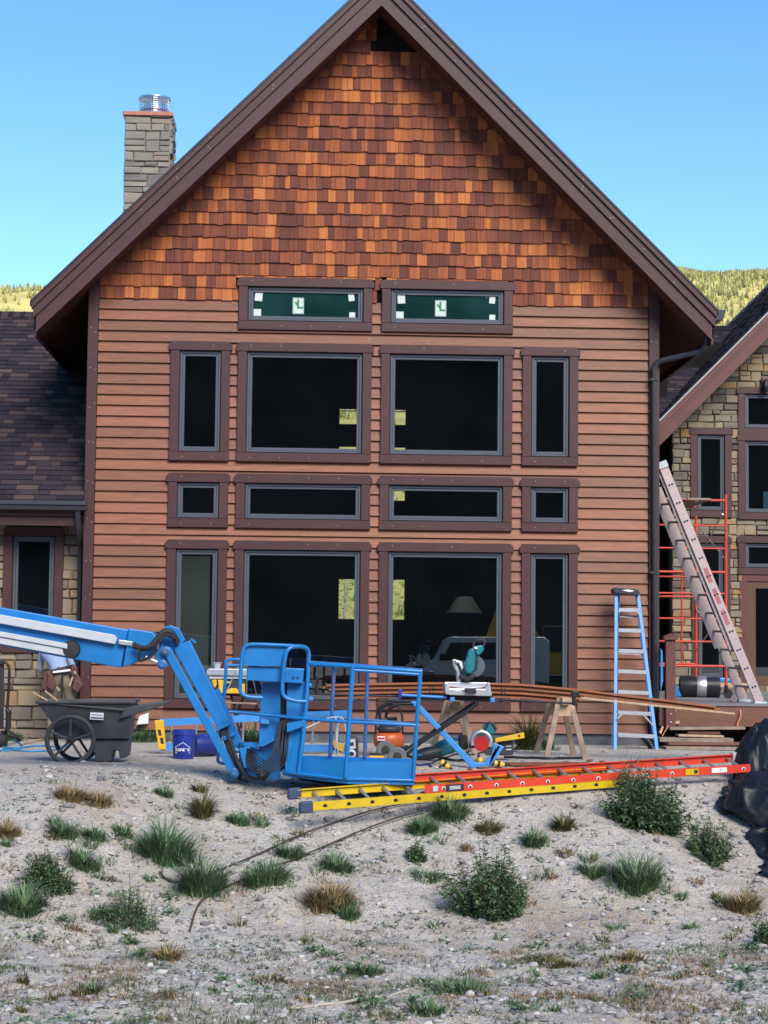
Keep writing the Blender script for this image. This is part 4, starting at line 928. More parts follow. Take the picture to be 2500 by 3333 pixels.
B().px(poly(km, [(520, 500), (640, 530), (670, 640), (640, 690), (590, 560), (540, 560)]), SY+.08, .1).build('bevel_lock', MT['white'], ms, bevel=.01)
B().px(poly(km, [(590, 760), (800, 750), (860, 780), (840, 830), (740, 880), (620, 840)]), SY+.04, .16).build('turret', MT['rubber'], ms, bevel=.02)
B().px(poly(km, [(700, 715), (690, 600), (745, 370), (800, 300), (860, 330), (872, 480), (850, 690), (775, 752)]), SY-.02, .12).build('blade_guard', MT['teal'], ms, bevel=.02)
B().lathe([(.0, -.003), (.135, -.003), (.135, .003), (0, .003)], 32, W(km, 850, 610, SY+.09), (.35, 1, .1)).build('blade', MT['steel'], ms)
B().px(poly(km, [(830, 280), (1000, 255), (1020, 340), (930, 440), (880, 420), (850, 340)]), SY+.0, .18).build('motor', MT['teal'], ms, bevel=.02)
ptube('handle', 'blackplastic', [(835, 285, SY+.05), (850, 165, SY+.05), (1042, 165, SY+.05), (1005, 275, SY+.05)], .013, 1, ms, km)
B().px(poly(km, [(845, 285), (900, 290), (905, 325), (850, 320)]), SY-.03, .01).build('label', MT['white'], ms)
ptube('work_light_stem', 'metalblk', [(480, 520, SY+.1), (450, 560, SY+.1), (480, 700, SY+.1), (540, 780, SY+.1)], .008, 1, ms, km)

# ---- sawhorses
def sawhorse(label, X0, X1, Ya, Yb, top, thick, spread):
    t = thing('sawhorse', ((X0+X1)/2, (Ya+Yb)/2, 0), label, 'sawhorse', 'sawhorses under the trim stock')
    xm = (X0+X1)/2
    B().box(xm-.05, xm+.05, Ya-.12, Yb+.12, top-.09, top).build('beam', MT['wood'], t, bevel=.005)
    for Y in (Ya, Yb):
        B().box(xm-.13, xm+.13, Y-.02 if Y == Ya else Y-.0, Y+.0 if Y == Ya else Y+.02, top-.24, top-.095).build('gusset', MT['wood'], t)
        for s in (-1, 1): 
            a = Vector((xm+s*.07, Y+.03*(1 if Y == Ya else -1), top-.01)); e = Vector((xm+s*spread, Y+(-.14 if Y == Ya else .14), gz(xm+s*spread, Y)-.01))
            B().bar(a, e, .07, .04, (0, 1, 0)).build('leg', MT['woodgrey'], t, bevel=.004)
    return t
q = W(k3, 1510, 640, 24.8); sawhorse('wooden sawhorse standing clear of the saw stand, nearest the stepladder', q.x-.35, q.x+.35, 24.75, 25.6, q.z, .09, .26)
q = W(k3, 668, 665, 25.6); sawhorse('wooden sawhorse partly hidden behind the crossed legs of the saw stand', q.x-.35, q.x+.35, 25.5, 26.2, q.z, .09, .26)

# ---- long trim boards lying over the sawhorses
def stock(i, label, xs, drop, Y, up_):
    base = [(1050, 2228), (1200, 2224), (1400, 2221), (1560, 2221), (1700, 2226), (1890, 2243), (2050, 2263), (2200, 2281), (2350, 2300)]
    pts = [p for p in base if xs[0] <= p[0] <= xs[1]]
    f_ = lambda x: np.interp(x, [p[0] for p in base], [p[1] for p in base])
    xx = sorted({xs[0], xs[1], *[p[0] for p in pts]})
    top = [(x, f_(x)+drop) for x in xx]; bot = [(x, f_(x)+drop+6.2) for x in reversed(xx)]
    b = B(); n = len(xx)
    for j in range(n-1): b.px([top[j], top[j+1], bot[n-2-j], bot[n-1-j]], Y, .16, up_)
    o = b.build('trim_board', MT['lumber']); tag(o, label, 'board', 'stained trim boards over the sawhorses'); return o
stk = [((1062, 2330), 0, 25.0), ((1050, 2345), 7, 25.05), ((1070, 2350), 14, 24.98), ((1058, 1900), 21, 25.02), ((1080, 1890), 28, 25.0), ((1066, 1885), 35, 25.06), ((1075, 1880), 42, 25.02)]
ord_ = ['topmost', 'second from the top', 'third from the top', 'fourth from the top', 'third from the bottom', 'second from the bottom', 'lowest']
for i, (xs, dr_, Y) in enumerate(stk): stock(i, 'long stained trim board on the sawhorses, %s in the stack' % ord_[i], xs, dr_, Y, U(0, 1))
o = B().prism([at(1890, 2268, 24.7), at(2392, 2320, 24.7), at(2392, 2326, 24.7), at(1890, 2275, 24.7)], (0, .06, 0)).build('thin_lath', MT['wood']); tag(o, 'thin pale lath sticking out below the drooping ends of the trim stack', 'lath')

# ---- table saw with cup
TY = 26.3
ts = thing('table_saw', at(738, 2430, TY), 'yellow jobsite table saw with pale top on a folding stand behind the platform', 'table saw')
B().px(poly(kts, [(205, 262), (250, 235), (1045, 240), (1045, 385), (210, 370)]), TY-.3, .62).build('table', MT['alu'], ts, bevel=.006)
B().px(poly(kts, [(250, 388), (1030, 390), (1030, 440), (270, 440)]), TY-.27, .5).build('rail', MT['liftgrey'], ts)
B().px(poly(kts, [(320, 450), (1000, 450), (1000, 745), (400, 745)]), TY-.25, .46).build('housing', MT['blackplastic'], ts, bevel=.01)
for pts in ([(320, 470), (410, 455), (420, 560), (380, 640), (340, 560)], [(440, 460), (560, 470), (540, 700), (560, 745), (420, 745), (440, 690), (460, 660)], [(600, 500), (700, 500), (700, 540), (610, 540)], [(620, 690), (700, 640), (820, 640), (890, 700), (890, 748), (600, 745)], [(940, 545), (1000, 545), (1000, 750), (940, 750)]):
    B().px(poly(kts, pts), TY-.29, .04).build('yellow_panel', MT['yellow'], ts, bevel=.006)
for a, b_ in (((400, 760), (1010, 790)), ((600, 940), (1250, 965)), ((1060, 880), (1330, 885))):
    B().tube([W(kts, *a, TY-.2), W(kts, *b_, TY-.2)], .014, 8).build('stand_rail', MT['woodgrey'] if a[0] == 600 else MT['metalblk'], ts)
for a, b_ in (((790, 1165), (900, 1560)), ((1050, 1190), (890, 1480)), ((700, 760), (1100, 1850)), ((1000, 770), (560, 1850)), ((420, 760), (700, 1880)), ((1250, 960), (1180, 1870))):
    B().tube([W(kts, *a, TY-.15 if a[0] < 800 else TY+.15), W(kts, *b_, TY-.15 if a[0] < 800 else TY+.15)], .016, 8).build('stand_leg', MT['metalblk'], ts)
cp = W(kts, 420, 232, TY-.1); cu = thing('plastic_cup', cp, 'small translucent plastic tub standing on the table saw', 'cup')
B().lathe([(.045, 0), (.06, .075), (.07, .078), (.07, .085), (.055, .085), (.042, .006)], 16, cp).build('tub', MT['liftgrey'], cu, smooth=40)

# ---- compressor
CY = 25.2; cc = at(1266, 2408, CY)
co = thing('air_compressor', (cc.x, cc.y, gz(cc.x, cc.y)), 'orange pancake air compressor with black roll cage behind the platform', 'compressor')
B().lathe([(.1, -.115), (.17, -.10), (.2, -.07), (.205, 0), (.2, .06), (.17, .09), (.1, .1)], 28, cc).build('tank', MT['orange'], co, smooth=50)
B().lathe([(.14, .1), (.16, .13), (.16, .17), (.1, .2)], 20, cc).box(cc.x-.12, cc.x+.1, cc.y-.1, cc.y+.1, cc.z+.18, cc.z+.29).build('pump', MT['blackplastic'], co, bevel=.015)
B().box(cc.x-.16, cc.x-.06, cc.y-.207, cc.y-.18, cc.z+.0, cc.z+.055).build('label', MT['white'], co)
B().box(cc.x-.155, cc.x-.065, cc.y-.2095, cc.y-.2075, cc.z+.015, cc.z+.04).build('label_print', MT['red'], co)
for s in (-1, 1):
    B().tube(soft([(cc.x+s*.18, cc.y-.05, cc.z+.05), (cc.x+s*.17, cc.y-.05, cc.z+.38), (cc.x+s*.1, cc.y-.05, cc.z+.46), (cc.x-s*.05, cc.y, cc.z+.46)], 1), .014, 8).build('cage_tube', MT['metalblk'], co, smooth=50)
for a in range(3): B().lathe([(.03, 0), (.025, cc.z-.09-gz(cc.x, cc.y))], 10, (cc.x+.13*math.cos(a*2.1), cc.y+.13*math.sin(a*2.1), gz(cc.x, cc.y)-.005)).build('foot', MT['rubber'], co)

# ---- small tools on the ground
def tool_gun(name, label, k, x, y, Y, ang, m, s=1., cat='tool'):
    "cordless tool lying on its side: motor barrel, nose, grip and battery"
    c = W(k, x, y, Y); g_ = gz(c.x, c.y); c.z = g_+.07*s
    t = thing(name, (c.x, c.y, g_), label, cat); M = Matrix.Rotation(R(ang), 3, 'Y')
    ax = M @ Vector((1, 0, 0)); dn = M @ Vector((0, 0, -1))
    B().lathe([(.03*s, -.1*s), (.05*s, -.09*s), (.052*s, .03*s), (.035*s, .08*s)], 14, c, ax).build('motor_barrel', MT[m], t, smooth=50)
    B().lathe([(.053*s, -.045*s), (.054*s, -.04*s), (.054*s, .0), (.053*s, .005*s)], 14, c, ax).build('motor_band', MT['rubber'], t, smooth=50)
    B().lathe([(.03*s, .08*s), (.02*s, .13*s), (.008*s, .16*s)], 10, c, ax).build('nose', MT['rubber'], t, smooth=50)
    B().bar(c+dn*.03*s-ax*.04*s, c+dn*.16*s-ax*.07*s, .045*s, .035*s, (0, 1, 0)).build('grip', MT['blackplastic'], t, bevel=.01)
    B().obox(c+dn*.17*s-ax*.07*s, .11*s, .07*s, .05*s, M).build('battery', MT['blackplastic'] if m != 'teal' else MT['rubber'], t, bevel=.008)
    return t
tool_gun('nail_gun', 'yellow and black nail gun lying on the sand below the saw stand beam', k5, 690, 660, 22.9, 35, 'yellow', .72)
tool_gun('impact_driver', 'yellow cordless driver caught inside the fold of the blue stand leg', k5, 1010, 590, 23.4, -110, 'yellow', .75)
tool_gun('cordless_drill', 'yellow drill lying outside the blue stand leg beside dark pipes', k5, 1180, 640, 23.2, 10, 'yellow', .72)
tool_gun('angle_grinder', 'teal cordless tool with white front lying over the stand wheels', k5, 250, 500, 24.0, -35, 'teal', 1.1)
# circular saw
c = W(k5, 1010, 455, 23.9); cs = thing('circular_saw', (c.x, c.y, gz(c.x, c.y)), 'teal circular saw with red blade resting upright beside the blue stand leg', 'saw')
B().lathe([(.0, -.004), (.095, -.004), (.095, .004), (0, .004)], 32, c+Vector((0, -.06, -.02)), (.2, 1, 0)).build('blade', MT['red'], cs)
gd = B(); gd.tube([c+Vector((.12*math.cos(a), -.05, .12*math.sin(a)+.01)) for a in np.linspace(-.6, 3.6, 16)], .028, 8); gd.build('blade_guard', MT['alu'], cs, smooth=50)
B().px(poly(k5, [(1025, 330), (1060, 280), (1120, 290), (1150, 340), (1140, 385), (1090, 395), (1060, 360)]), 23.9, .12).build('motor', MT['teal'], cs, bevel=.02)
B().tube(soft([W(k5, 1060, 330, 23.9), W(k5, 1075, 275, 23.9), W(k5, 1120, 285, 23.9), W(k5, 1150, 350, 23.9)], 1), .018, 8).build('handle', MT['blackplastic'], cs, smooth=50)
B().px(poly(k5, [(1040, 540), (1080, 490), (1160, 510), (1110, 575), (1060, 580)]), 23.85, .14).build('shoe', MT['blackplastic'], cs, bevel=.01)
# blower
bw_ = thing('leaf_blower', W(k5, 700, 560, 24.1), 'teal and black cordless blower lying with its nozzle towards the wheels', 'blower')
B().tube([W(k5, 430, 590, 24.), W(k5, 520, 565, 24.), W(k5, 640, 535, 24.05)], [.075, .09, .07], 12).build('nozzle', MT['blackplastic'], bw_, smooth=50)
B().tube(soft([W(k5, 610, 545, 24.1), W(k5, 660, 510, 24.1), W(k5, 760, 480, 24.1), W(k5, 830, 455, 24.1)], 1), [.06, .09, .1, .1, .1, .09, .08, .07][:8], 12).build('body', MT['teal'], bw_, smooth=50)
B().px(poly(k5, [(805, 420), (830, 395), (885, 395), (900, 520), (850, 535), (815, 480)]), 24.0, .2).build('motor_end', MT['rubber'], bw_, bevel=.03)
B().px(poly(k5, [(438, 565), (480, 560), (482, 578), (438, 585)]), 23.91, .006).build('label', MT['fgblue'], bw_)
B().px(poly(k5, [(905, 470), (965, 470), (965, 510), (910, 515)]), 23.95, .1).build('battery', MT['blackplastic'], bw_, bevel=.01)
# yellow level bar, black case
lv = thing('box_level', W(k5, 1270, 410, 24.4), 'yellow box level propped on a black tool case near the sawhorse', 'level')
B().px(poly(k5, [(1140, 425), (1398, 370), (1404, 422), (1140, 460)]), 24.2, .06).build('bar', MT['yellow'], lv, bevel=.006)
B().lathe([(.016, 0), (.016, .008)], 12, W(k5, 1354, 399, 24.2), (0, -1, 0)).build('vial', MT['rubber'], lv)
B().lathe([(.035, 0), (.035, .05)], 12, W(k5, 1130, 438, 24.2), (-1, 0, .2)).build('end_cap', MT['rubber'], lv)
cg = W(k5, 1240, 560, 24.5); ca = thing('tool_case', (cg.x, cg.y, gz(cg.x, cg.y)), 'flat black tool case standing on edge under the yellow level', 'case')
B().px(poly(k5, [(1165, 455), (1302, 440), (1302, 575), (1180, 578)]), 24.3, .12).build('shell', MT['blackplastic'], ca, bevel=.015)
for yy in (490, 520): B().px(poly(k5, [(1235, yy), (1285, yy-3), (1285, yy+8), (1235, yy+10)]), 24.295, .004).build('print', MT['liftgrey'], ca)
# jobsite radio, yellow box
q = W(k2, 1035, 905, 24.2); ra = thing('jobsite_radio', (q.x, q.y, gz(q.x, q.y)), 'black and white jobsite radio standing behind the platform toe board', 'radio')
B().px(poly(k2, [(1003, 828), (1060, 826), (1072, 850), (1072, 1010), (998, 1010), (996, 850)]), 24.1, .16).build('case', MT['blackplastic'], ra, bevel=.02)
B().px(poly(k2, [(1006, 845), (1050, 840), (1054, 905), (1006, 912)]), 24.085, .014).build('face', MT['liftgrey'], ra, bevel=.004)
B().px(poly(k2, [(1012, 865), (1040, 862), (1040, 885), (1012, 888)]), 24.08, .004).build('screen', MT['framedark'], ra)
B().lathe([(.0, 0), (.05, 0), (.055, .02), (.04, .03)], 16, W(k2, 1026, 940, 24.1), (0, -1, 0)).build('speaker', MT['liftgrey'], ra, smooth=40)
B().lathe([(.03, 0), (.03, .032)], 16, W(k2, 1026, 940, 24.1), (0, -1, 0)).build('speaker_cone', MT['rubber'], ra)
for x in (1012, 1042): B().px(poly(k2, [(x, 970), (x+16, 970), (x+16, 978), (x, 978)]), 24.09, .01).build('button', MT['white'], ra)
q = W(k2, 1195, 975, 23.6); yb = thing('tape_box', (q.x, q.y, gz(q.x, q.y)), 'small yellow box with black lid behind the platform toe board', 'box')
zz = gz(q.x, q.y)
B().box(q.x-.09, q.x+.09, q.y, q.y+.1, zz, q.z+.04).build('box', MT['yellow'], yb, bevel=.005)
B().box(q.x-.095, q.x+.095, q.y-.004, q.y+.104, q.z+.041, q.z+.07).build('lid', MT['rubber'], yb, bevel=.006)
# rope and cords hanging in the platform
for n, (pts, Y, lab) in enumerate((([(720, 765), (780, 740), (860, 700), (930, 690), (975, 700), (985, 790)], 21.4, 'white rope tied along the far mid rail of the platform'),
        ([(915, 700), (935, 720), (930, 850), (905, 960)], 21.5, 'white rope hanging straight down inside the platform'),
        ([(960, 690), (925, 760), (920, 860), (940, 955)], 21.45, 'white rope hanging in a loop inside the platform'))):
    o = B().tube(soft([W(k2, *p, Y) for p in pts], 2), .007, 6).build('rope', MT['rope'], smooth=60); tag(o, lab, 'rope')
for n, (a, b_, lab) in enumerate((((860, 185), (610, 740), 'white cord running down from the hood past the yellow saw'), ((1175, 480), (1310, 1040), 'white cord hanging below the control box'))):
    o = B().tube([W(kts, *a, 21.75), W(kts, *b_, 21.75)], .006, 6).build('cord', MT['rope']); tag(o, lab, 'cord')
# hoses, dark leads
leads = [([(1320, 2460), (1370, 2478), (1420, 2462), (1470, 2482), (1530, 2470)], 'rubber', 'dark air hose lying tangled below the saw stand', .016),
         ([(1400, 2490), (1440, 2470), (1480, 2455), (1540, 2462), (1580, 2448)], 'rubber', 'black lead looping round the tools under the blower', .012),
         ([(1340, 2488), (1365, 2495), (1395, 2490), (1405, 2498)], 'navy', 'short dark blue strap on the sand by the platform', .014),
         ([(0, 2432), (60, 2440), (130, 2428), (190, 2436), (240, 2425), (180, 2445), (90, 2450), (10, 2440)], 'cordblue', 'blue air hose coiled on the ground beside the hand truck', .014),
         ([(-10, 2400), (30, 2395), (60, 2415), (80, 2438), (20, 2448), (-10, 2445)], 'cordblue', 'blue air hose loop on the grass by the stone wall', .012),
         ([(1640, 2468), (1720, 2470), (1810, 2474), (1900, 2470)], 'metalblk', 'dark steel pipe lying in front of the sawhorse feet', .018),
         ([(1560, 2395), (1545, 2430), (1520, 2455), (1500, 2462)], 'rubber', 'black cable trailing down from the circular saw', .012)]
for pts, m, lab, r in leads:
    P_ = [gnd(x, y)+Vector((0, 0, r*.8)) for x, y in pts]; P_ = soft(P_, 2)
    for p in P_: p.z = gz(p.x, p.y)+r*.9
    o = B().tube(P_, r, 7).build('hose', MT[m], smooth=60); tag(o, lab, 'hose')
P_ = [gnd(x, y) for x, y in ((75, 2425), (140, 2405))]; o = B().tube([p+Vector((0,0,.03)) for p in P_], .014, 6).build('yellow_stick', MT['wood']); tag(o, 'pale yellow stick on the ground near the cart wheel', 'stick')
# brown offcut board under the horse
q = gnd(1790, 2490); o = B().obox(q+Vector((0, 0, .015)), 1.1, .35, .02, Matrix.Rotation(R(8), 3, 'Z')).build('plywood_offcut', MT['lumber']); tag(o, 'reddish board offcut lying flat between sawhorse and ladder', 'board')

# ---- yard cart
CYn, CYf = 23.35, 24.05
cart = thing('yard_cart', at(300, 2480, 23.6), 'dark grey plastic yard cart with one big spoked wheel showing', 'cart')
def cpt(x, y, Y): return W(k1, x, y, Y)
# tub as a loft between rim and foot rings
def ring4(a, b_, y, i): return [cpt(a, y, CYn+i), cpt(b_, y, CYn+i), cpt(b_, y, CYf-i)+Vector((0,0,0)), cpt(a, y, CYf-i)]
def zfix(r4):
    z0, z1 = r4[0].z, r4[1].z; r4[3].z = z0; r4[2].z = z1; r4[3].x = r4[0].x; r4[2].x = r4[1].x; return r4
rings_ = [zfix(ring4(a, b_, y, i)) for a, b_, y, i in ((252, 900, 806, 0.), (262, 892, 820, .01), (350, 880, 940, .05), (380, 872, 1045, .08), (610, 860, 1060, .1), (640, 735, 1195, .13))]
tub = B(); v = [p for r_ in rings_[:4] for p in r_]; n4 = 4
fcs = [(i*4+j, i*4+(j+1) % 4, (i+1)*4+(j+1) % 4, (i+1)*4+j) for i in range(3) for j in range(4)]+[(12, 13, 14, 15)]
tub.add(v, fcs)
inn = [p+Vector(((.03 if j in (0, 3) else -.03), (.03 if j < 2 else -.03), 0 if i == 0 else .03)) for i, r_ in enumerate(rings_[:4]) for j, p in enumerate(r_)]
tub.add(inn, [tuple(reversed(q)) for q in fcs[:-1]]+[(12, 13, 14, 15)])
tub.build('tub', MT['cartplastic'], cart, smooth=40)
rim = B(); rr_ = [p for p in rings_[0]]
for j in range(4): rim.bar(rr_[j]+Vector((0, 0, .012)), rr_[(j+1) % 4]+Vector((0, 0, .012)), .05, .04)
rim.build('rim', MT['cartplastic'], cart, bevel=.012)
B().px(poly(k1, [(235, 788), (262, 800), (830, 842), (900, 825), (1120, 795), (1142, 795), (1130, 812), (960, 870), (800, 915), (830, 862), (250, 808)]), CYn-.01, .05).px(poly(k1, [(880, 820), (1120, 790), (1142, 795), (1130, 812), (960, 868), (880, 880)]), CYf-.1, .05).build('handle', MT['cartplastic'], cart, bevel=.012)
B().bar(W(k1, 1120, 802, CYn), Vector((W(k1, 1120, 802, CYn).x, CYf-.05, W(k1, 1120, 802, CYn).z)), .05, .035).build('handle_bar', MT['cartplastic'], cart, bevel=.012)
B().px(poly(k1, [(612, 1050), (872, 1045), (860, 1170), (808, 1180), (800, 1125), (765, 1130), (748, 1200), (650, 1203)]), CYn+.12, .42).build('foot_block', MT['cartplastic'], cart, bevel=.015)
B().px(poly(k1, [(610, 868), (700, 872), (697, 920), (606, 915)]), CYn+.005, .03).build('label', MT['white'], cart)
B().px(poly(k1, [(612, 900), (696, 904), (695, 912), (612, 908)]), CYn+.001, .003).px(poly(k1, [(618, 882), (690, 886), (690, 890), (618, 886)]), CYn+.001, .003).build('label_print', MT['navy'], cart)
for s, Yw in ((0, CYn-.06), (1, CYf-.0)):
    c = W(k1, 475, 1055, CYn-.06); c = Vector((c.x, Yw, c.z)); rw = .282
    wh = B().tube([c+Vector((rw*math.cos(a), 0, rw*math.sin(a))) for a in np.linspace(0, 2*math.pi, 40, endpoint=False)], .03, 8, closed=True).build('wheel', mat('cart_tyre', (.055, .055, .06), .75, var=.2, spot=(.14, .13, .12), spotamt=-.1), cart, smooth=60)
    sp = B()
    for a in (0.3, 1.57, 2.75, 3.95, 5.3): sp.bar(c, c+Vector((rw*math.cos(a), 0, rw*math.sin(a))), .03, .03, (0, 1, 0))
    sp.build('spokes', MT['cartplastic'], wh, bevel=.006)
    B().lathe([(.02, -.045), (.045, -.035), (.045, .035)], 14, c, (0, 1, 0)).build('hub', MT['rubber'], wh, smooth=40)
B().tube([(c.x, CYn-.06, c.z), (c.x, CYf, c.z)], .014, 8).build('axle', MT['metalblk'], cart)
for n, (a, b_, lab, wd_) in enumerate((((222, 733), (385, 800), 'pale split stick poking up at the far end of the yard cart', .03), ((303, 722), (440, 806), 'thin pale stick leaning over the rim of the yard cart', .024), ((820, 825), (950, 775), 'dark brown board offcut rising from the yard cart', .09), ((560, 812), (700, 818), 'light wood strip lying along the rim of the yard cart', .03))):
    o = B().bar(W(k1, *a, 23.7), W(k1, b_[0], b_[1]+25, 23.75), .02, wd_, (0, 1, 0)).build('wood_offcut', MT['wood'] if n != 2 else MT['deckfascia'], bevel=.004); tag(o, lab, 'offcut')

# ---- buckets
def bucket(p, ax, m, label, tilt=False):
    t = thing('bucket', p, label, 'bucket')
    B().lathe([(.125, 0), (.13, .01), (.147, .30), (.155, .305), (.155, .33), (.15, .335), (.15, .37), (.14, .37), (.138, .30), (.12, .02)], 28, p, ax).build('pail', MT[m], t, smooth=35)
    ax = Vector(ax).normalized(); e = ax.orthogonal().normalized(); f_ = ax.cross(e)
    B().tube([p+ax*(.32-.12*math.sin(a))+e*.155*math.cos(a)+f_*(.16*abs(math.sin(a))+.0) for a in np.linspace(0, math.pi, 12)], .004, 5).build('bail_handle', MT['steel'], t)
    return t
bp = gnd(597, 2470); bp.z += .0
bu = bucket(bp, (0, 0, 1), 'bucket', 'bright blue plastic pail standing upright beside the boom jib')
lg = Vector((bp.x-.012, bp.y-.151, bp.z+.13)); 
B().px([], 0, 0) if False else None
fr_ = B(); oo = [(-.1, -.05), (.095, -.05), (.095, .02), (.04, .055), (.0, .085), (-.05, .055), (-.1, .03)]
def on_pail(x, z, off=.0): r_ = .133+.047*(z+.13)*.35+.006+off; return (bp.x+math.sin(x/r_)*r_, bp.y-math.cos(x/r_)*r_, bp.z+.13+z)
fr_.tube([on_pail(x, z) for x, z in oo], .004, 5, closed=True); fr_.build('logo_outline', MT['white'], bu)
for i, ch_ in enumerate("LOWE'S"):
    x = -.075+i*.029; r_ = .142; a = x/r_
    Mz = Matrix.Rotation(a, 3, 'Z') @ Matrix.Rotation(R(90), 3, 'X')
    text_mesh(ch_, .05, 'logo_letter', MT['white'], Vector((bp.x+math.sin(a)*r_, bp.y-math.cos(a)*r_, bp.z+.12)), Mz, bu, bold=.0015)
b2 = at(640, 2425, 24.9); b2.z = gz(b2.x, b2.y)+.155
bucket(b2+Vector((-.05, -.1, 0)), (.75, .65, .0), 'bucket2', 'navy blue bucket tipped on its side behind the upright pail')

# ---- hand truck at the wall
ht = thing('hand_truck', at(20, 2400, 26.2), 'black tubular hand truck standing on the grass by the stone wall', 'hand truck')
B().tube(soft([W(kl, -90, 2080, 26.2), W(kl, -90, 1560, 26.2), W(kl, -60, 1490, 26.2), (W(kl, 45, 1490, 26.2)), W(kl, 85, 1540, 26.2), W(kl, 78, 1720, 26.2), W(kl, 64, 1900, 26.2), W(kl, 60, 2090, 26.2)], 1), .02, 8).build('frame', MT['metalblk'], ht, smooth=50)
B().px(poly(kl, [(-80, 1510), (35, 1505), (30, 2080), (-80, 2080)]), 26.25, .02).build('back_plate', MT['rubber'], ht)
B().px(poly(kl, [(45, 1870), (85, 1930), (90, 2080), (50, 2110)]), 26.1, .12).build('wheel_guard', MT['metalblk'], ht, bevel=.02)
B().bar(W(kl, 55, 2090, 26.2), Vector((*gnd(66, 2412)[:2], gnd(66, 2412).z+.02)), .05, .02).build('toe_plate', MT['metalblk'], ht)
B().lathe([(.05, -.04), (.12, -.04), (.12, .04), (.05, .04)], 18, (W(kl, 30, 2100, 26.3).x, 26.35, .12), (1, 0, 0)).build('wheel', MT['rubber'], ht, smooth=40)
# white vent panel on the wall
o = B().px(poly(k1, [(942, 892), (1002, 872), (1000, 945), (920, 952)]), 28.42, .1); o = o.build('vent_panel', MT['white'], bevel=.006); tag(o, 'small white vent panel leaning against the bottom siding boards', 'vent')

# ------------------------------------------------------------------ deck and what stands on it
DZ = .645
deck = thing('deck', (8, 32, 0), 'raised timber deck with red-brown fascia beside the gable', 'deck')
y = 28.32; n = 0
while y < 36.95:
    B().box(5.32, 13, y, y+.134, DZ-.025, DZ, U(0, 1)).build('plank', MT['deckw'], deck); y += .14
B().box(5.24, 13, 28.22, 28.3, .315, DZ-.03).build('fascia_board', MT['deckfascia'], deck, bevel=.005)
B().box(5.2, 13, 28.20, 28.32, DZ-.028, DZ+.002).build('edge_plank', MT['deckw'], deck, bevel=.004)
B().box(5.6, 13, 28.6, 36.9, .3, .5).build('joists', MT['framedark'], deck)
pst = B().box(5.315, 5.46, 28.10, 28.215, .27, 1.60).build('newel_post', MT['rwtrim'], deck, bevel=.006)
B().box(5.285, 5.49, 28.06, 28.25, 1.60, 1.65).add([(5.285,28.06,1.651),(5.49,28.06,1.651),(5.49,28.25,1.651),(5.285,28.25,1.651),(5.39,28.155,1.70)], [(0,1,4),(1,2,4),(2,3,4),(3,0,4)]).build('post_cap', MT['rwtrim'], deck)
for z in (.38, .5): B().lathe([(.016, 0), (.012, .01)], 10, (5.39, 28.10, z), (0, -1, 0)).build('bolt', MT['alu'], deck)
for x in (7.4, 10, 12.5):
    for yy in (28.5, 32, 36): B().box(x-.07, x+.07, yy, yy+.14, -.1, .32).build('support_post', MT['woodgrey'], deck)
# lumber stored under the deck edge
under = [((200, 2008), (1150, 2002), 34, 27.95, 'woodgrey', 'long grey plank, topmost in the pile under the deck edge'), ((420, 2058), (835, 2065), 30, 28.0, 'deckfascia', 'short brown board second in the pile under the deck edge'),
         ((310, 2098), (880, 2112), 26, 27.85, 'wood', 'pale thin board in the middle of the pile under the deck'), ((70, 2140), (1000, 2150), 50, 27.75, 'woodgrey', 'thick weathered timber low in the pile under the deck'),
         ((180, 2200), (1250, 2205), 34, 27.6, 'deckfascia', 'brown board with pale edge near the bottom of the deck pile'), ((150, 2250), (1300, 2262), 40, 27.5, 'woodgrey', 'lowest grey timber of the pile resting on the ground')]
for a, b_, hh_, Y, m, lab in under:
    o = B().px(poly(kd, [a, b_, (b_[0], b_[1]+hh_), (a[0], a[1]+hh_)]), Y, .3).build('lumber_plank', MT[m], bevel=.004); tag(o, lab, 'plank', 'lumber pile under the deck')
o = B().px(poly(kd, [(205, 1935), (318, 1925), (318, 1962), (200, 1968)]), 28.17, .04).build('wood_block', MT['wood']); tag(o, 'pale wood block fixed on the deck fascia near the post', 'block')
o = B().px(poly(kd, [(60, 2070), (100, 1990), (122, 2000), (85, 2095)]), 28.02, .05).build('wood_block', MT['wood']); tag(o, 'pale stake leaning below the newel post', 'stake')
o = B().tube(soft([W(kd, 970, 1640, 30.5), W(kd, 985, 1690, 29.5), W(kd, 960, 1720, 29.), W(kd, 1060, 1742, 28.3), W(kd, 1095, 1820, 28.17), W(kd, 1080, 1900, 28.17), W(kd, 1042, 1970, 28.15), W(kd, 1070, 2040, 28.1)], 2), .012, 7).build('power_cable', MT['cord'], smooth=60); tag(o, 'orange extension cord hanging over the deck fascia near the leaning ladder', 'cord')
o = B().tube(soft([W(kd, 285, 1760, 28.19), W(kd, 240, 1860, 28.15), W(kd, 190, 1960, 28.12), W(kd, 100, 2120, 28.05)], 2), .008, 7).build('power_cable', MT['cord'], smooth=60); tag(o, 'thin orange cord hanging beside the newel post', 'cord')
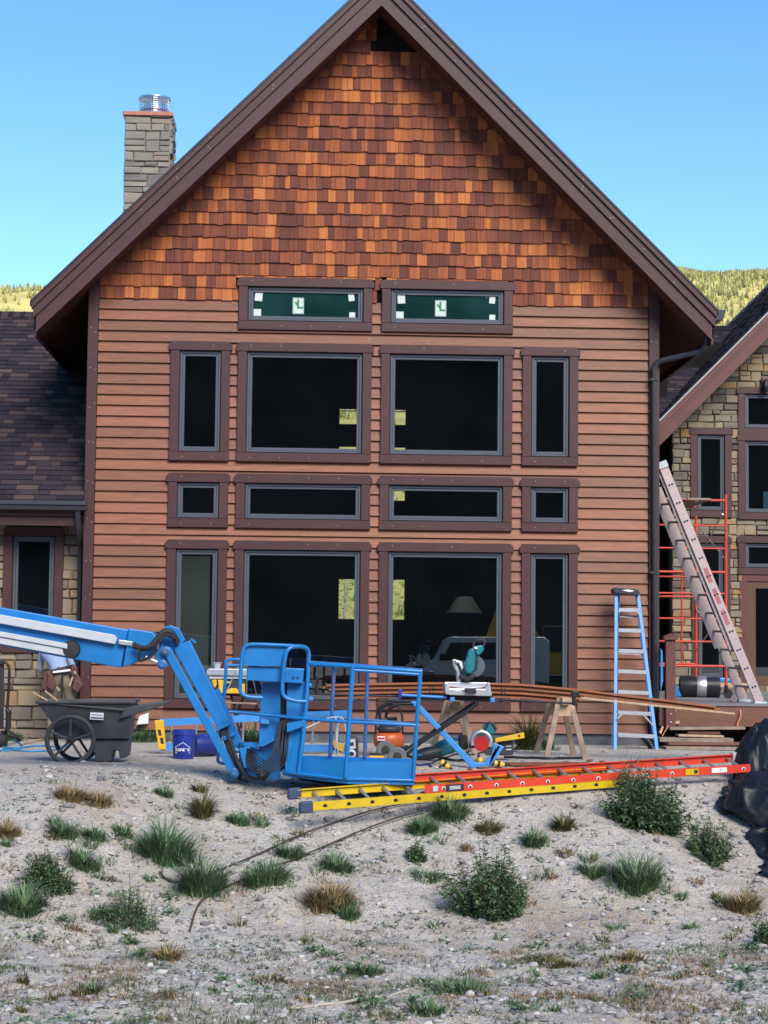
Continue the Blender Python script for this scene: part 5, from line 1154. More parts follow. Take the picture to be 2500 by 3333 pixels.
# leaning aluminium ladder
al = thing('extension_ladder', at(2460, 2300, 29.), 'long weathered aluminium extension ladder leaning on the corner from the deck', 'ladder')
N0, N1 = at(2474, 2285, 28.9), at(2160, 1520, 28.9); Fv = Vector((-.155, .42, .02))
dl_ = (N1-N0).normalized(); pv = Vector((dl_.z, 0, -dl_.x))
for off, nm in ((Vector((0, 0, 0)), 'rail'), (Fv, 'rail')):
    b = B(); b.bar(N0+off, N1+off, .135, .012, (0, 1, 0)); b.bar(N0+off+pv*.066+Vector((0, .016, 0)), N1+off+pv*.066+Vector((0, .016, 0)), .006, .04, (0, 1, 0)); b.bar(N0+off-pv*.066+Vector((0, .016, 0)), N1+off-pv*.066+Vector((0, .016, 0)), .006, .04, (0, 1, 0))
    b.build(nm, MT['alured'], al)
b = B(); b.bar(N0-pv*.09+dl_*.9+Vector((0, .05, 0)), N1-pv*.075-dl_*.05+Vector((0, .05, 0)), .06, .02, (0, 1, 0)).bar(N0+Fv-pv*.09+dl_*.9, N1+Fv-pv*.075-dl_*.05, .06, .02, (0, 1, 0)); b.build('fly_section', MT['alured'], al)
Ll = (N1-N0).length
for k in range(13):
    p = N0+dl_*(.25+k*.305)
    if (p-N0).length > Ll-.1: break
    B().tube([p-pv*.03, p-pv*.03+Fv], .019, 8).build('rung', MT['alured'], al, smooth=60)
    for s in (-.022, .022): B().lathe([(.017, 0), (.017, .005)], 8, p+pv*s+Vector((0, -.006, 0)), (0, -1, 0)).build('rung_end', MT['rubber'], al)
for k, t in enumerate((1.28, 1.63, 1.98)): B().bar(N0+dl_*t+Vector((0, -.009, 0)), N0+dl_*(t+.24)+Vector((0, -.009, 0)), .06, .003, (0, 1, 0)).build('label', mat('faded_red_label', (.4, .12, .13), .6), al)
B().bar(N1-dl_*.02, N1+dl_*.09, .15, .06, (0, 1, 0)).build('end_cap', MT['liftgrey'], al, bevel=.01)
for off in (Vector((0, 0, 0)), Fv): B().obox(N0+off-dl_*.02+Vector((0, .02, -.0)), .2, .1, .05).build('foot', MT['liftgrey'], al, bevel=.012)
# scaffold
sc = thing('scaffold', (6.4, 32, DZ), 'red tubular scaffold tower on castors in front of the stone wing', 'scaffold')
def st(pts, m='scafred', r=.022, nm='tube'): return B().tube(pts, r, 8).build(nm, MT[m], sc, smooth=50)
S1, S2 = 31.6, 33.3
xr1 = at(2363, 1900, S1).x; xr2 = at(2269, 1900, S2).x-.02; zt_ = at(2363, 1610, S1).z
def zz_(y, Y, x=2330): return at(x, 1400+y/2.011, Y).z
for X in (xr1, xr1-1.52): st([(X, S1, DZ+.16), (X, S1, zt_)], r=.024, nm='upright')
for X in (xr2, xr2-1.52): st([(X, S2, DZ+.16), (X, S2, zt_-.25)], r=.024, nm='upright')
for y in (460, 625, 775, 930, 1070, 1235, 1385, 1545): st([(xr1-1.52, S1, zz_(y, S1)), (xr1, S1, zz_(y, S1))], r=.021 if y in (460, 930, 1545) else .015, nm='ledger')
for y in (500, 960, 1090, 1530): st([(xr2-1.52, S2, zz_(y, S2, 2240)), (xr2, S2, zz_(y, S2, 2240))], r=.018, nm='ledger')
xm = at(2219, 1900, S2).x; st([(xm, S2, zz_(1530, S2, 2219)), (xm, S2, zz_(700, S2, 2219))], r=.017, nm='upright')
for a, b_ in (((850, 630, S2), (1015, 830, S1)), ((1010, 550, S1), (850, 840, S2)), ((835, 1170, S2), (1020, 1440, S1)), ((1020, 1180, S1), (840, 1440, S2))):
    st([W(k4, *a), W(k4, *b_)], 'alu', .011, 'cross_brace')
for X, Y in ((xr1, S1), (xr1-1.52, S1), (xr2, S2), (xr2-1.52, S2)):
    B().lathe([(.02, 0), (.035, .03), (.035, .12)], 10, (X, Y, DZ+.1)).build('castor_fork', MT['metalblk'], sc)
    B().lathe([(.03, -.022), (.075, -.022), (.08, 0), (.075, .022), (.03, .022)], 16, (X+.03, Y, DZ+.082), (.3, 1, 0)).build('castor', MT['rubber'], sc, smooth=40)
zp = zz_(470, S1)
for k in range(3): B().box(xr1-1.5+k*.42, xr1-1.1+k*.42, S1-.05, S2+.15, zp+.025, zp+.06).build('platform_board', MT['woodgrey'], sc)
for x in (2264, 2268): pass
for X in (xr1-.52, xr1-.48): B().lathe([(.03, -.012), (.03, .012)], 12, (X, S1, zz_(460, S1)), (1, 0, 0)).build('clamp', MT['alu'], sc)
# barrel-like duct roll, sheets, plank and bag on the deck
q = W(kd, 575, 1432, 32.3); dr_ = thing('flue_pipe_roll', (q.x, q.y, DZ), 'black and silver flue pipe section lying on the deck under the scaffold', 'pipe')
q.z = DZ+.18
B().lathe([(.12, -.34), (.175, -.345), (.18, -.33), (.18, -.09), (.176, -.085), (.176, .09), (.18, .095), (.18, .33), (.165, .335)], 32, q, (1, -.12, 0)).build('shell', MT['duct'], dr_, smooth=35)
B().lathe([(.1795, -.06), (.182, -.055), (.182, .1), (.1795, .105)], 32, q, (1, -.12, 0)).build('band', MT['alu'], dr_, smooth=35)
B().lathe([(.14, -.35), (.14, -.342)], 32, q, (1, -.12, 0)).build('bore', MT['framedark'], dr_)
for a in (-.24, .22):
    for k in range(12): 
        an = 2*math.pi*k/12; e = Vector((1, -.12, 0)).normalized(); B().lathe([(.008, 0), (.008, .004)], 6, q+e*a+Vector((0, math.cos(an)*.18, math.sin(an)*.18)), (0, math.cos(an), math.sin(an))).build('rivet', MT['framedark'], dr_)
o = B().px(poly(kd, [(195, 1270), (345, 1615), (270, 1618), (200, 1470)]), 29.3, .03); o = o.build('foam_board', MT['liftblue']); tag(o, 'blue board leaning behind the newel post on the deck', 'board')
o = B().px(poly(kd, [(80, 1010), (104, 1040), (112, 1420), (80, 1560)]), 29.0, .04).build('foam_board', MT['fgblue']); tag(o, 'narrow blue board edge between the downspout and the newel post', 'board')
o = B().px(poly(kd, [(825, 1385), (900, 1380), (1000, 1395), (1065, 1410), (1070, 1440), (830, 1442)]), 35.2, .3).build('blue_bag', MT['fgblue'], bevel=.02); tag(o, 'flat blue bag lying on boards behind the scaffold', 'bag')
o = B().px(poly(kd, [(820, 1445), (1190, 1452), (1190, 1505), (820, 1500)]), 34.6, .5).build('lumber_plank', MT['wood']); tag(o, 'pale timber baulk on the deck behind the scaffold castors', 'plank')

# ---- black plastic sheet thrown over a heap
def drape():
    "let a slack sheet fall over two humps and keep the folds it lands in"
    hb = B()
    for cx_, cy_, rx_, ry_, rz_ in ((5.55, 22.3, .52, .42, .66), (5.25, 20.95, .62, .42, .50), (5.6, 19.9, .6, .4, .40)):
        g0 = gz(cx_, cy_)
        for a in range(12):
            for b_ in range(24):
                th, ph = math.pi*a/11, 2*math.pi*b_/24; hb.v.append((cx_+rx_*math.sin(th)*math.cos(ph), cy_+ry_*math.sin(th)*math.sin(ph), g0+rz_*math.cos(th)))
        k0 = len(hb.v)-288
        hb.f += [(k0+a*24+b_, k0+(a+1)*24+b_, k0+(a+1)*24+(b_+1) % 24, k0+a*24+(b_+1) % 24) for a in range(11) for b_ in range(24)]
    xs_, ys_ = np.linspace(3.2, 8.2, 50), np.linspace(17.5, 24.5, 70)
    n0 = len(hb.v); hb.v += [(x, y, gz(x, y)) for y in ys_ for x in xs_]
    hb.f += [(n0+j*50+i, n0+j*50+i+1, n0+(j+1)*50+i+1, n0+(j+1)*50+i) for j in range(69) for i in range(49)]; hb.t = [0.]*len(hb.v)
    heap = hb.build('heap_collider', None); cm = heap.modifiers.new('c', 'COLLISION'); heap.collision.thickness_outer = .02; heap.collision.cloth_friction = 30; heap.collision.use_culling = False
    nu, nv_ = 96, 130; sh = B()
    for j in range(nv_):
        for i in range(nu):
            u, v = i/(nu-1), j/(nv_-1); y = 19.3+3.75*v; x0_ = np.interp(y, [19.2, 20., 20.9, 21.5, 22.1, 22.6, 23.1], [4.75, 4.5, 4.42, 4.5, 4.8, 4.95, 5.1]); x = x0_+2.0*u
            wv = .13*mn.noise((x*2.6, y*2.4, 2.))+.07*mn.noise((x*5.5, y*5., 6.))+.03*mn.noise((x*11, y*11, 3.))
            top = .62*math.exp(-((y-22.3)/.5)**2-((x-5.55)/.6)**2)+.46*math.exp(-((y-20.95)/.5)**2)+.3*math.exp(-((y-19.9)/.4)**2-((x-5.6)/.7)**2)
            sh.v.append((x+.08*mn.noise((x*3, y*3, 8.)), y+.08*mn.noise((x*3, y*3, 5.)), gz(x, y)+.18+top+wv*2.))
    sh.f = [(j*nu+i, j*nu+i+1, (j+1)*nu+i+1, (j+1)*nu+i) for j in range(nv_-1) for i in range(nu-1)]; sh.t = [0.]*len(sh.v)
    o = sh.build('plastic_sheet', MT['tarp'], smooth=180)
    cl = o.modifiers.new('cloth', 'CLOTH'); st_ = cl.settings; st_.quality = 5; st_.mass = .25; st_.tension_stiffness = 25; st_.compression_stiffness = 25; st_.shear_stiffness = 8; st_.bending_stiffness = .35; st_.air_damping = 2
    cl.collision_settings.distance_min = .012; cl.collision_settings.collision_quality = 2; cl.collision_settings.use_self_collision = False
    cl.point_cache.frame_start = 1; cl.point_cache.frame_end = 40
    SC.frame_start = 1; SC.frame_end = 40
    for f_ in range(1, 33): SC.frame_set(f_)
    me = bpy.data.meshes.new_from_object(o.evaluated_get(bpy.context.evaluated_depsgraph_get()))
    o.modifiers.remove(cl); o.data = me; me.name = 'plastic_sheet'; bpy.data.objects.remove(heap); SC.frame_set(1)
    for v in me.vertices: v.co.z = max(v.co.z, gz(v.co.x, v.co.y)+.004)
    sb = o.modifiers.new('sub', 'SUBSURF'); sb.levels = 1; sb.render_levels = 1
    tag(o, 'crumpled black plastic sheet thrown over a heap at the end of the ladders', 'tarp')
drape()

# ---- rods lying on the bank
for pts, lab in (([(1400, 2612), (1243, 2634), (995, 2716), (850, 2785), (708, 2845), (588, 2882), (543, 2875), (520, 2848)], 'thin rusty steel rod on the bank with its tip bent upwards'),
                 ([(1440, 2632), (1250, 2679), (957, 2807), (791, 2871), (678, 2920), (640, 2958), (618, 3040)], 'thin rusty steel rod on the bank hooking down among the pebbles')):
    P_ = [gnd(x, y) for x, y in pts]; P_ = soft([p+Vector((0, 0, .03)) for p in P_], 2)
    for p in P_: p.z = max(p.z, gz(p.x, p.y)+.012)
    o = B().tube(P_, .0095, 6).build('steel_rod', MT['rod'], smooth=60); tag(o, lab, 'rod')

# ------------------------------------------------------------------ the person bending at the wall
def person():
    c = W(kp, 785, 640, 28.15); X, Y = c.x, 28.15
    gr = 0.
    J = {}
    def j(n, x, y, z, r, par=None): J[n] = (Vector((X+x, Y+y, z)), r, par)
    j('pelvis', .0, .0, .97, (.155, .125)); j('waist', -.05, .07, 1.10, (.15, .12), 'pelvis'); j('chest', -.13, .16, 1.25, (.19, .155), 'waist'); j('upper', -.16, .38, 1.34, (.165, .11), 'chest')
    j('neck', -.17, .49, 1.37, (.06, .06), 'upper'); j('head', -.17, .58, 1.36, (.095, .1), 'neck'); j('crown', -.17, .67, 1.34, (.085, .09), 'head')
    for s, n in ((-1, 'l'), (1, 'r')):
        j('hip'+n, s*.1, .0, .90, (.105, .11), 'pelvis'); j('knee'+n, s*.14, .06, .50, (.068, .07), 'hip'+n); j('ank'+n, s*.15, -.02, .10, (.045, .05), 'knee'+n); j('toe'+n, s*.17, .17, .05, (.042, .035), 'ank'+n); j('heel'+n, s*.15, -.07, .05, (.042, .04), 'ank'+n)
        j('sho'+n, -.16+s*.19, .36, 1.30, (.065, .065), 'upper'); j('elb'+n, -.12+s*.25, .40, 1.05, (.045, .045), 'sho'+n); j('wri'+n, -.12+s*.22, .54, .98, (.03, .03), 'elb'+n); j('palm'+n, -.12+s*.19, .61, .97, (.034, .02), 'wri'+n)
        for f_, (dx, dz, L_) in enumerate(((-.03, .02, .07), (-.012, .028, .08), (.01, .028, .078), (.028, .02, .065))):
            j('f%d%s' % (f_, n), -.12+s*.19+dx, .66, .97+dz, (.0095, .0095), 'palm'+n); j('g%d%s' % (f_, n), -.12+s*.19+dx*1.2, .66+L_*.6, .95+dz, (.008, .008), 'f%d%s' % (f_, n))
        j('t0'+n, -.12+s*.19-s*.04, .62, .95, (.011, .011), 'palm'+n); j('t1'+n, -.12+s*.19-s*.055, .655, .94, (.009, .009), 't0'+n)
    names = list(J); idx = {n: i for i, n in enumerate(names)}
    me = bpy.data.meshes.new('person'); me.from_pydata([J[n][0] for n in names], [(idx[n], idx[J[n][2]]) for n in names if J[n][2]], [])
    ob = bpy.data.objects.new('person_tmp', me); COL.objects.link(ob)
    md = ob.modifiers.new('skin', 'SKIN'); md.branch_smoothing = .4
    for n in names: me.skin_vertices[0].data[idx[n]].radius = J[n][1]
    me.skin_vertices[0].data[0].use_root = True
    sb = ob.modifiers.new('sub', 'SUBSURF'); sb.levels = 2; sb.render_levels = 2
    bpy.context.view_layer.update()
    m2 = bpy.data.meshes.new_from_object(ob.evaluated_get(bpy.context.evaluated_depsgraph_get())); bpy.data.objects.remove(ob); m2.name = 'person'
    shirt = mat('pale_blue_shirt', (.27, .35, .52), .8, var=.12, scale=6, bump=.2, bscale=14); khaki = mat('khaki_trousers', (.17, .135, .10), .85, var=.2, scale=8, bump=.25, bscale=20)
    skin = mat('skin', (.4, .22, .15), .55, var=.08); boot = mat('work_boot', (.08, .045, .025), .7)
    for mm in (shirt, khaki, skin, boot): m2.materials.append(mm)
    for p in m2.polygons:
        q = p.center-Vector((X, Y, 0)); p.use_smooth = True
        belt = 1.045+.05*q.x
        if q.z < .13: p.material_index = 3
        elif q.y > .47 and abs(q.z-1.36) < .14 and abs(q.x+.17) < .15: p.material_index = 2
        elif q.y > .44 and q.z < 1.08: p.material_index = 2
        elif q.z < belt and q.y < .3: p.material_index = 1
        else: p.material_index = 0
    o = bpy.data.objects.new('person', m2); COL.objects.link(o)
    tag(o, 'person in pale blue shirt, khaki trousers and leather tool belt bending towards the wall', 'person')
    lea = mat('oiled_leather', (.09, .035, .028), .55, var=.3, scale=14, bump=.2); hair = mat('dark_hair', (.03, .02, .015), .8, bump=.4)
    # hair cap, belt, pouches
    hc = J['crown'][0]
    hb = B()
    for k in range(60):
        th, ph = U(0, 6.28), U(0, 1.5); d = Vector((math.cos(th)*math.sin(ph), math.cos(ph), math.sin(th)*math.sin(ph))); p = hc+d*.092; hb.bar(p-d*.03, p+Vector((U(-.02, .02), -.05, U(-.02, .02))), .03, .012)
    hb.build('hair', hair, o)
    bt_ = B(); ring_ = [Vector((X-.01+.185*math.cos(a), Y+.02+.155*math.sin(a), 1.06+.05*math.cos(a))) for a in np.linspace(0, 2*math.pi, 24, endpoint=False)]
    for a, b_ in zip(ring_, ring_[1:]+ring_[:1]): bt_.bar(a, b_, .014, .065)
    bt_.build('tool_belt', MT['rubber'], o, bevel=.003)
    for s in (-.03, .06): B().box(X+s-.012, X+s+.012, Y-.147, Y-.128, 1.02, 1.105).build('belt_loop', lea, o)
    Yp = Y-.10
    for pts, th, dy in (([(365, 740), (540, 640), (590, 760), (670, 960), (600, 1110), (480, 1080), (330, 1040), (400, 850)], .13, -.03), ([(480, 700), (600, 790), (670, 980), (585, 1115), (470, 1000)], .05, -.07), ([(985, 560), (1100, 590), (1110, 730), (1240, 980), (1190, 1080), (1120, 1130), (1000, 1060), (1030, 900), (970, 720)], .13, -.02), ([(1030, 900), (1080, 850), (1180, 900), (1240, 980), (1120, 1130), (1005, 1060)], .05, -.06)):
        B().px(poly(kp, pts), Yp+dy, th).build('pouch', lea, o, bevel=.012)
    ham = B().px(poly(kp, [(775, 770), (825, 770), (815, 950), (805, 1260), (765, 1260), (785, 960)]), Y-.165, .025); ham.build('hammer', MT['metalblk'], o, bevel=.006)
    for a, b_ in (((690, 1020), (745, 1100)), ((1020, 800), (950, 995)), ((1060, 680), (1075, 740))): B().bar(W(kp, *a, Yp-.08), W(kp, *b_, Yp-.08), .025, .02, (0, 1, 0)).build('tool_handle', MT['wood'], o, bevel=.005)
    B().bar(W(kp, 600, 700, Y-.14), W(kp, 970, 655, Y-.14), .03, .02, (0, 1, 0)).build('shirt_hem', MT['white'], o)
person()

for k in range(16):
    q = gnd(random.uniform(1330, 2150), random.uniform(2478, 2540)); L_ = U(.06, .3)
    if q.y < crest(q.x)-.3: continue
    o = B().obox(q+Vector((0, 0, .012)), L_, U(.03, .09), .02, Matrix.Rotation(U(0, 3.1), 3, 'Z')).build('wood_scrap', MT[random.choice(('wood', 'lumber', 'woodgrey'))], bevel=.003); tag(o, 'small wood scrap on the sand between the tools and the ladders', 'scrap', 'wood scraps on the sand')
# ------------------------------------------------------------------ plants, stones, litter on the bank
rp = random.Random(21)
def leaf_mat(name, c, c2): return mat(name, c, .6, var=.2, col2=c2, scale=9, tintamt=.45, spec=.3)
MT['grass'] = leaf_mat('weed_grass', (.075, .145, .07), (.15, .225, .1))
MT['grassdark'] = leaf_mat('dark_weed', (.055, .125, .06), (.12, .21, .085))
MT['grassdry'] = leaf_mat('dry_grass', (.2, .135, .06), (.33, .24, .12))
MT['grassolive'] = leaf_mat('olive_grass', (.09, .09, .035), (.15, .14, .05))
def blade(b, p, az, L, w, bend, tint, up=1.):
    d = Vector((math.cos(az), math.sin(az), 0)); s = Vector((-d.y, d.x, 0)); pts = []
    for k, t in enumerate((0, .35, .7, 1.)):
        c = p+Vector((0, 0, 1))*L*up*(t-.45*bend*t*t)+d*L*bend*t**1.6; ww = w*(1, .9, .6, .05)[k]*.5; pts += [c-s*ww, c+s*ww]
    b.add(pts, [(0, 1, 3, 2), (2, 3, 5, 4), (4, 5, 7, 6)], tint)
def clump(px, py, wpx, hpx, m, label, n=None, kind='grass', grp=None, w=.011, cat='grass clump', name='grass_clump'):
    p = gnd(px, py); s = p.y/F; Wd, H = wpx*s, hpx*s; b = B()
    n = n or int(45+4200*Wd*H); n = min(n, 800)
    for _ in range(n):
        r_ = math.sqrt(rp.random())*Wd*.30; a = rp.uniform(0, 6.283); q = Vector((p.x+r_*math.cos(a), p.y+r_*math.sin(a)*.8, 0)); q.z = gz(q.x, q.y)-.01
        aa = a+rp.uniform(-1.2, 1.2); out = r_/(Wd*.30+1e-6); lob = .65+.5*mn.noise((math.cos(a)*1.4+px, math.sin(a)*1.4+py, 0.))+.3*rp.random()
        blade(b, q, aa, H*rp.uniform(.4, 1.35)*(1.1-.3*out)*lob, w*rp.uniform(.6, 1.6), rp.uniform(.1, .75)+.35*out, rp.random())
    for _ in range(n//5):
        r_ = Wd*.5*math.sqrt(rp.random()); a = rp.uniform(0, 6.283); q = Vector((p.x+r_*math.cos(a), p.y+r_*math.sin(a)*.8, 0)); q.z = gz(q.x, q.y)-.01
        blade(b, q, rp.uniform(0, 6.283), H*rp.uniform(.15, .5), w*rp.uniform(.6, 1.3), rp.uniform(.3, .95), rp.random())
    o = b.build(name, MT[m]); tag(o, label, cat, grp); return o
def shrub(px, py, wpx, hpx, m, label, n=110, leaf=.05, grp=None):
    p = gnd(px, py); s = p.y/F; Wd, H = wpx*s, hpx*s
    t = thing('weed_shrub', p, label, 'shrub', grp); st_, lf_ = B(), B()
    for _ in range(n):
        a = rp.uniform(0, 6.283); lean = math.sqrt(rp.random()); L = H*rp.uniform(.6, 1.05)*(1-.25*lean)
        lobe = .8+.9*mn.noise((math.cos(a)*1.2+px, math.sin(a)*1.2, py*.1)); L *= (.45+.85*rp.random())*(1.1-.45*lean*lean)
        b0 = Vector((p.x+math.cos(a)*Wd*.30*lean, p.y+math.sin(a)*Wd*.28*lean, 0)); b0.z = gz(b0.x, b0.y)-.02
        tip = Vector((p.x+math.cos(a)*Wd*.55*lean*lobe+rp.uniform(-.04, .04), p.y+math.sin(a)*Wd*.45*lean*lobe, b0.z+L)); mid = b0.lerp(tip, .5)+Vector((0, 0, L*.10))
        st_.tube([b0, mid, tip], [.004, .003, .0015], 4)
        for k in range(15):
            u = rp.uniform(.0, 1.0)**.8; c = b0.lerp(mid, u*2) if u < .5 else mid.lerp(tip, (u-.5)*2); az = rp.uniform(0, 6.283); l_ = leaf*rp.uniform(.5, 1.3)*(1.15-.5*u)
            d = Vector((math.cos(az), math.sin(az), rp.uniform(-.5, .8))).normalized(); sd_ = d.cross(Vector((0, 0, 1))).normalized()*l_*.2
            c2 = c+d*l_*.5+Vector((0, 0, .004)); lf_.add([c, c2-sd_, c+d*l_-Vector((0, 0, l_*.2)), c2+sd_], [(0, 1, 2, 3)], rp.random())
    st_.build('stems', MT['grassolive'], t); lf_.build('leaves', MT[m], t); return t
shrub(1600, 2975, 300, 225, 'grassdark', 'dense dark green leafy weed growing on the open bank below the red ladder', 230, .075)
shrub(2110, 2685, 300, 190, 'grassdark', 'large green weed half covering the orange-red ladder beside the black sheet', 230, .085)
shrub(2085, 2600, 230, 150, 'grass', 'tall loose weed with pale flower heads rising in front of the ladder', 70, .05)
shrub(150, 2890, 230, 125, 'grassdark', 'low sprawling dark weed on the bank below the white slab', 130, .06)
shrub(430, 3010, 260, 120, 'grass', 'low spreading green weed among pebbles below the rebar tips', 120, .045)
shrub(1355, 2800, 75, 75, 'grassdark', 'small round dark weed on the bank under the yellow rail', 50, .05)
shrub(2310, 2790, 190, 130, 'grassdark', 'bushy green weed at the foot of the black sheet', 120, .06)
shrub(2490, 3080, 90, 110, 'grassdark', 'dark green weed at the bottom of the bank below the black sheet', 70, .06)
G = [(540, 2790, 215, 165, 'grassdark', 'largest dense dark green grass tussock on the bank'), (205, 2715, 120, 75, 'grass', 'pale green grass tuft just above the sprawling dark weed'),
     (308, 2728, 95, 65, 'grass', 'small spiky tuft between the pale tuft and the large tussock'), (400, 2715, 80, 55, 'grass', 'small green tuft touching the large tussock'),
     (275, 2825, 120, 95, 'grass', 'tall thin grass tuft above the spreading weed'), (75, 2960, 200, 110, 'grass', 'wide bright grass tuft under the sprawling dark weed'),
     (660, 2905, 160, 170, 'grass', 'tall pointed grass tuft crossed by the bent steel rod'), (865, 2860, 190, 95, 'grass', 'wide low grass tuft crossed by both steel rods'),
     (945, 2790, 110, 70, 'grassdark', 'dark tuft just above the upper steel rod'), (1095, 2830, 130, 80, 'grass', 'green and brown tuft below the lower steel rod'),
     (775, 2680, 95, 60, 'grassdark', 'small dark tuft beneath the yellow ladder boots'), (1465, 2660, 140, 105, 'grass', 'fresh grass tuft growing against the yellow ladder rail'),
     (1375, 2705, 110, 80, 'grassdark', 'dark leafy tuft under the end of the red ladder'), (1740, 2750, 85, 90, 'grass', 'upright bright grass tuft alone on the bare bank'),
     (1835, 2700, 80, 85, 'grassolive', 'thin olive grass tuft below the middle of the ladders'), (2075, 2890, 190, 150, 'grass', 'large feathery grass tuft below the ladder-covering weed'),
     (1930, 2850, 110, 70, 'grass', 'small grass tuft leaning downhill near the feathery tuft'), (2360, 2950, 65, 65, 'grass', 'small tuft on bare sand below the black sheet'),
     (1390, 2855, 150, 45, 'grass', 'flat grey-green tuft above the dense leafy weed'), (1075, 2945, 200, 120, 'grassdry', 'large mixed brown and green grass tuft below both rods'),
     (1130, 2985, 110, 75, 'grass', 'green tuft growing at the foot of the large brown tuft'), (1590, 2705, 120, 55, 'grassolive', 'low olive tuft between the ladder tufts'),
     (230, 2600, 120, 70, 'grassdry', 'dry straw-coloured tuft on the crest below the yard cart'), (320, 2615, 120, 60, 'grassdry', 'second dry tuft on the crest, beside the first straw-coloured one'),
     (25, 2720, 90, 80, 'grassdry', 'dry brown tuft beside the flat white slab'), (535, 2590, 70, 55, 'grass', 'tiny tuft on the crest between cart and jib foot'),
     (650, 2575, 60, 45, 'grassolive', 'tiny olive tuft just below the buckets'), (660, 2660, 60, 120, 'grassolive', 'single tall weed stalk standing near the jib foot'),
     (545, 3125, 110, 75, 'grassdry', 'brown dry tuft on the lower flat ground'), (330, 2985, 100, 60, 'grassdark', 'low dark tuft beside the spreading weed'),
     (2420, 2960, 130, 95, 'grassdry', 'yellowish dry tuft at the foot of the bank'), (1500, 3240, 240, 90, 'grass', 'wide patch of short green grass on the lower ground'),
     (1390, 3300, 150, 80, 'grass', 'bright grass patch at the bottom of the slope'), (1800, 3140, 240, 55, 'grassolive', 'thin olive grass patch below the dense leafy weed'),
     (280, 3240, 110, 65, 'grassolive', 'thin olive tuft on the lower gravel'), (870, 3190, 200, 45, 'grassolive', 'low olive patch beyond the brown tuft'),
     (1190, 3170, 170, 75, 'grass', 'green patch beside the long dry stick'), (2060, 3120, 130, 60, 'grassdry', 'faded tuft on the lower right gravel flat')]
for g_ in G:
    lab = g_[5].replace(' right', '')
    clump(g_[0], g_[1], g_[2]*1.15, g_[3]*.8, g_[4], lab, grp='grass tufts on the bank')
for (x, y, w_, h_, m, lab) in ((470, 2400, 160, 55, 'grass', 'short grass along the wall behind the yard cart'), (30, 2400, 120, 50, 'grass', 'short grass along the stone wall by the hand truck'), (820, 2450, 90, 120, 'grass', 'leafy weeds standing by the wall behind the platform mast'), (1750, 2440, 170, 60, 'grass', 'grass along the foundation behind the sawhorse'), (1720, 2440, 90, 130, 'grassolive', 'tall seeding grass against the lowest siding boards'), (1440, 2440, 90, 60, 'grass', 'grass behind the crossed legs of the saw stand')):
    p = gnd(x, y, 20, 28.4); clump(x, y, w_, h_, m, lab, grp='grass along the house wall')
# small low weeds, alike but for their place
for k in range(110):
    px_, py_ = rp.uniform(0, 2480), 2600+700*rp.random()**.8
    q = gnd(px_, py_)
    if q.y > crest(q.x)-.4: continue
    m_ = rp.choice(('grass', 'grassdark', 'grassolive', 'grassdry', 'grass', 'grass', 'grassdark'))
    if m_ == 'grassdark':
        b = B()
        for _ in range(70):
            a = rp.uniform(0, 6.28); r_ = rp.uniform(0, .11); c = Vector((q.x+r_*math.cos(a), q.y+r_*math.sin(a), 0)); c.z = gz(c.x, c.y)+rp.uniform(0, .05); l_ = rp.uniform(.02, .055); az = rp.uniform(0, 6.28); d = Vector((math.cos(az), math.sin(az), rp.uniform(-.1, .7))); s_ = Vector((-d.y, d.x, 0))*l_*.3
            b.add([c, c+d*l_*.5+s_, c+d*l_, c+d*l_*.5-s_], [(0, 1, 2, 3)], rp.random())
        o = b.build('small_weed', MT[m_]); tag(o, 'small flat dark-leaved weed scattered on the bank', 'weed', 'small leafy weeds on the bank')
    else: clump(px_, py_, rp.uniform(35, 110), rp.uniform(25, 60), m_, {'grass': 'small low green grass tuft scattered on the bank', 'grassolive': 'small low olive grass tuft scattered on the bank', 'grassdry': 'small low straw-brown grass tuft scattered on the bank'}[m_], grp='small grass tufts on the bank', name='small_tuft', n=rp.randint(18, 60))
# scattered short dry and green grass over the lower ground
sg = B(); sg2 = B()
for _ in range(16000):
    y = rp.uniform(12.6, 21.); x = rp.uniform(-.21, .29)*y
    n1 = mn.noise((x*.9, y*.9, 12.))+.6*mn.noise((x*2.6, y*2.6, 3.)); n2 = mn.noise((x*.8+9, y*.8, 31.))+.6*mn.noise((x*2.4, y*2.4, 17.))
    lim = .16+.10*max(0, y-16.)
    for b_, nn in ((sg, n1), (sg2, n2)):
        if nn < lim: continue
        for _k in range(rp.randint(2, 5)):
            q = Vector((x+rp.uniform(-.05, .05), y+rp.uniform(-.05, .05), 0)); q.z = gz(q.x, q.y)-.004; blade(b_, q, rp.uniform(0, 6.28), rp.uniform(.03, .09), rp.uniform(.004, .009), rp.uniform(.45, 1.2), rp.random())
MT['grassmix'] = leaf_mat('sparse_dry_grass', (.15, .095, .045), (.32, .21, .11)); MT['grassmix2'] = leaf_mat('sparse_green_grass', (.06, .085, .035), (.14, .16, .07))
tag(sg2.build('green_grass_cover', MT['grassmix2']), 'thin green grass in patches over the lower gravel', 'grass', kind='stuff')
tag(sg.build('sparse_grass', MT['grassmix']), 'thin brown dry grass in patches over the lower gravel', 'grass', kind='stuff')
sg = B()
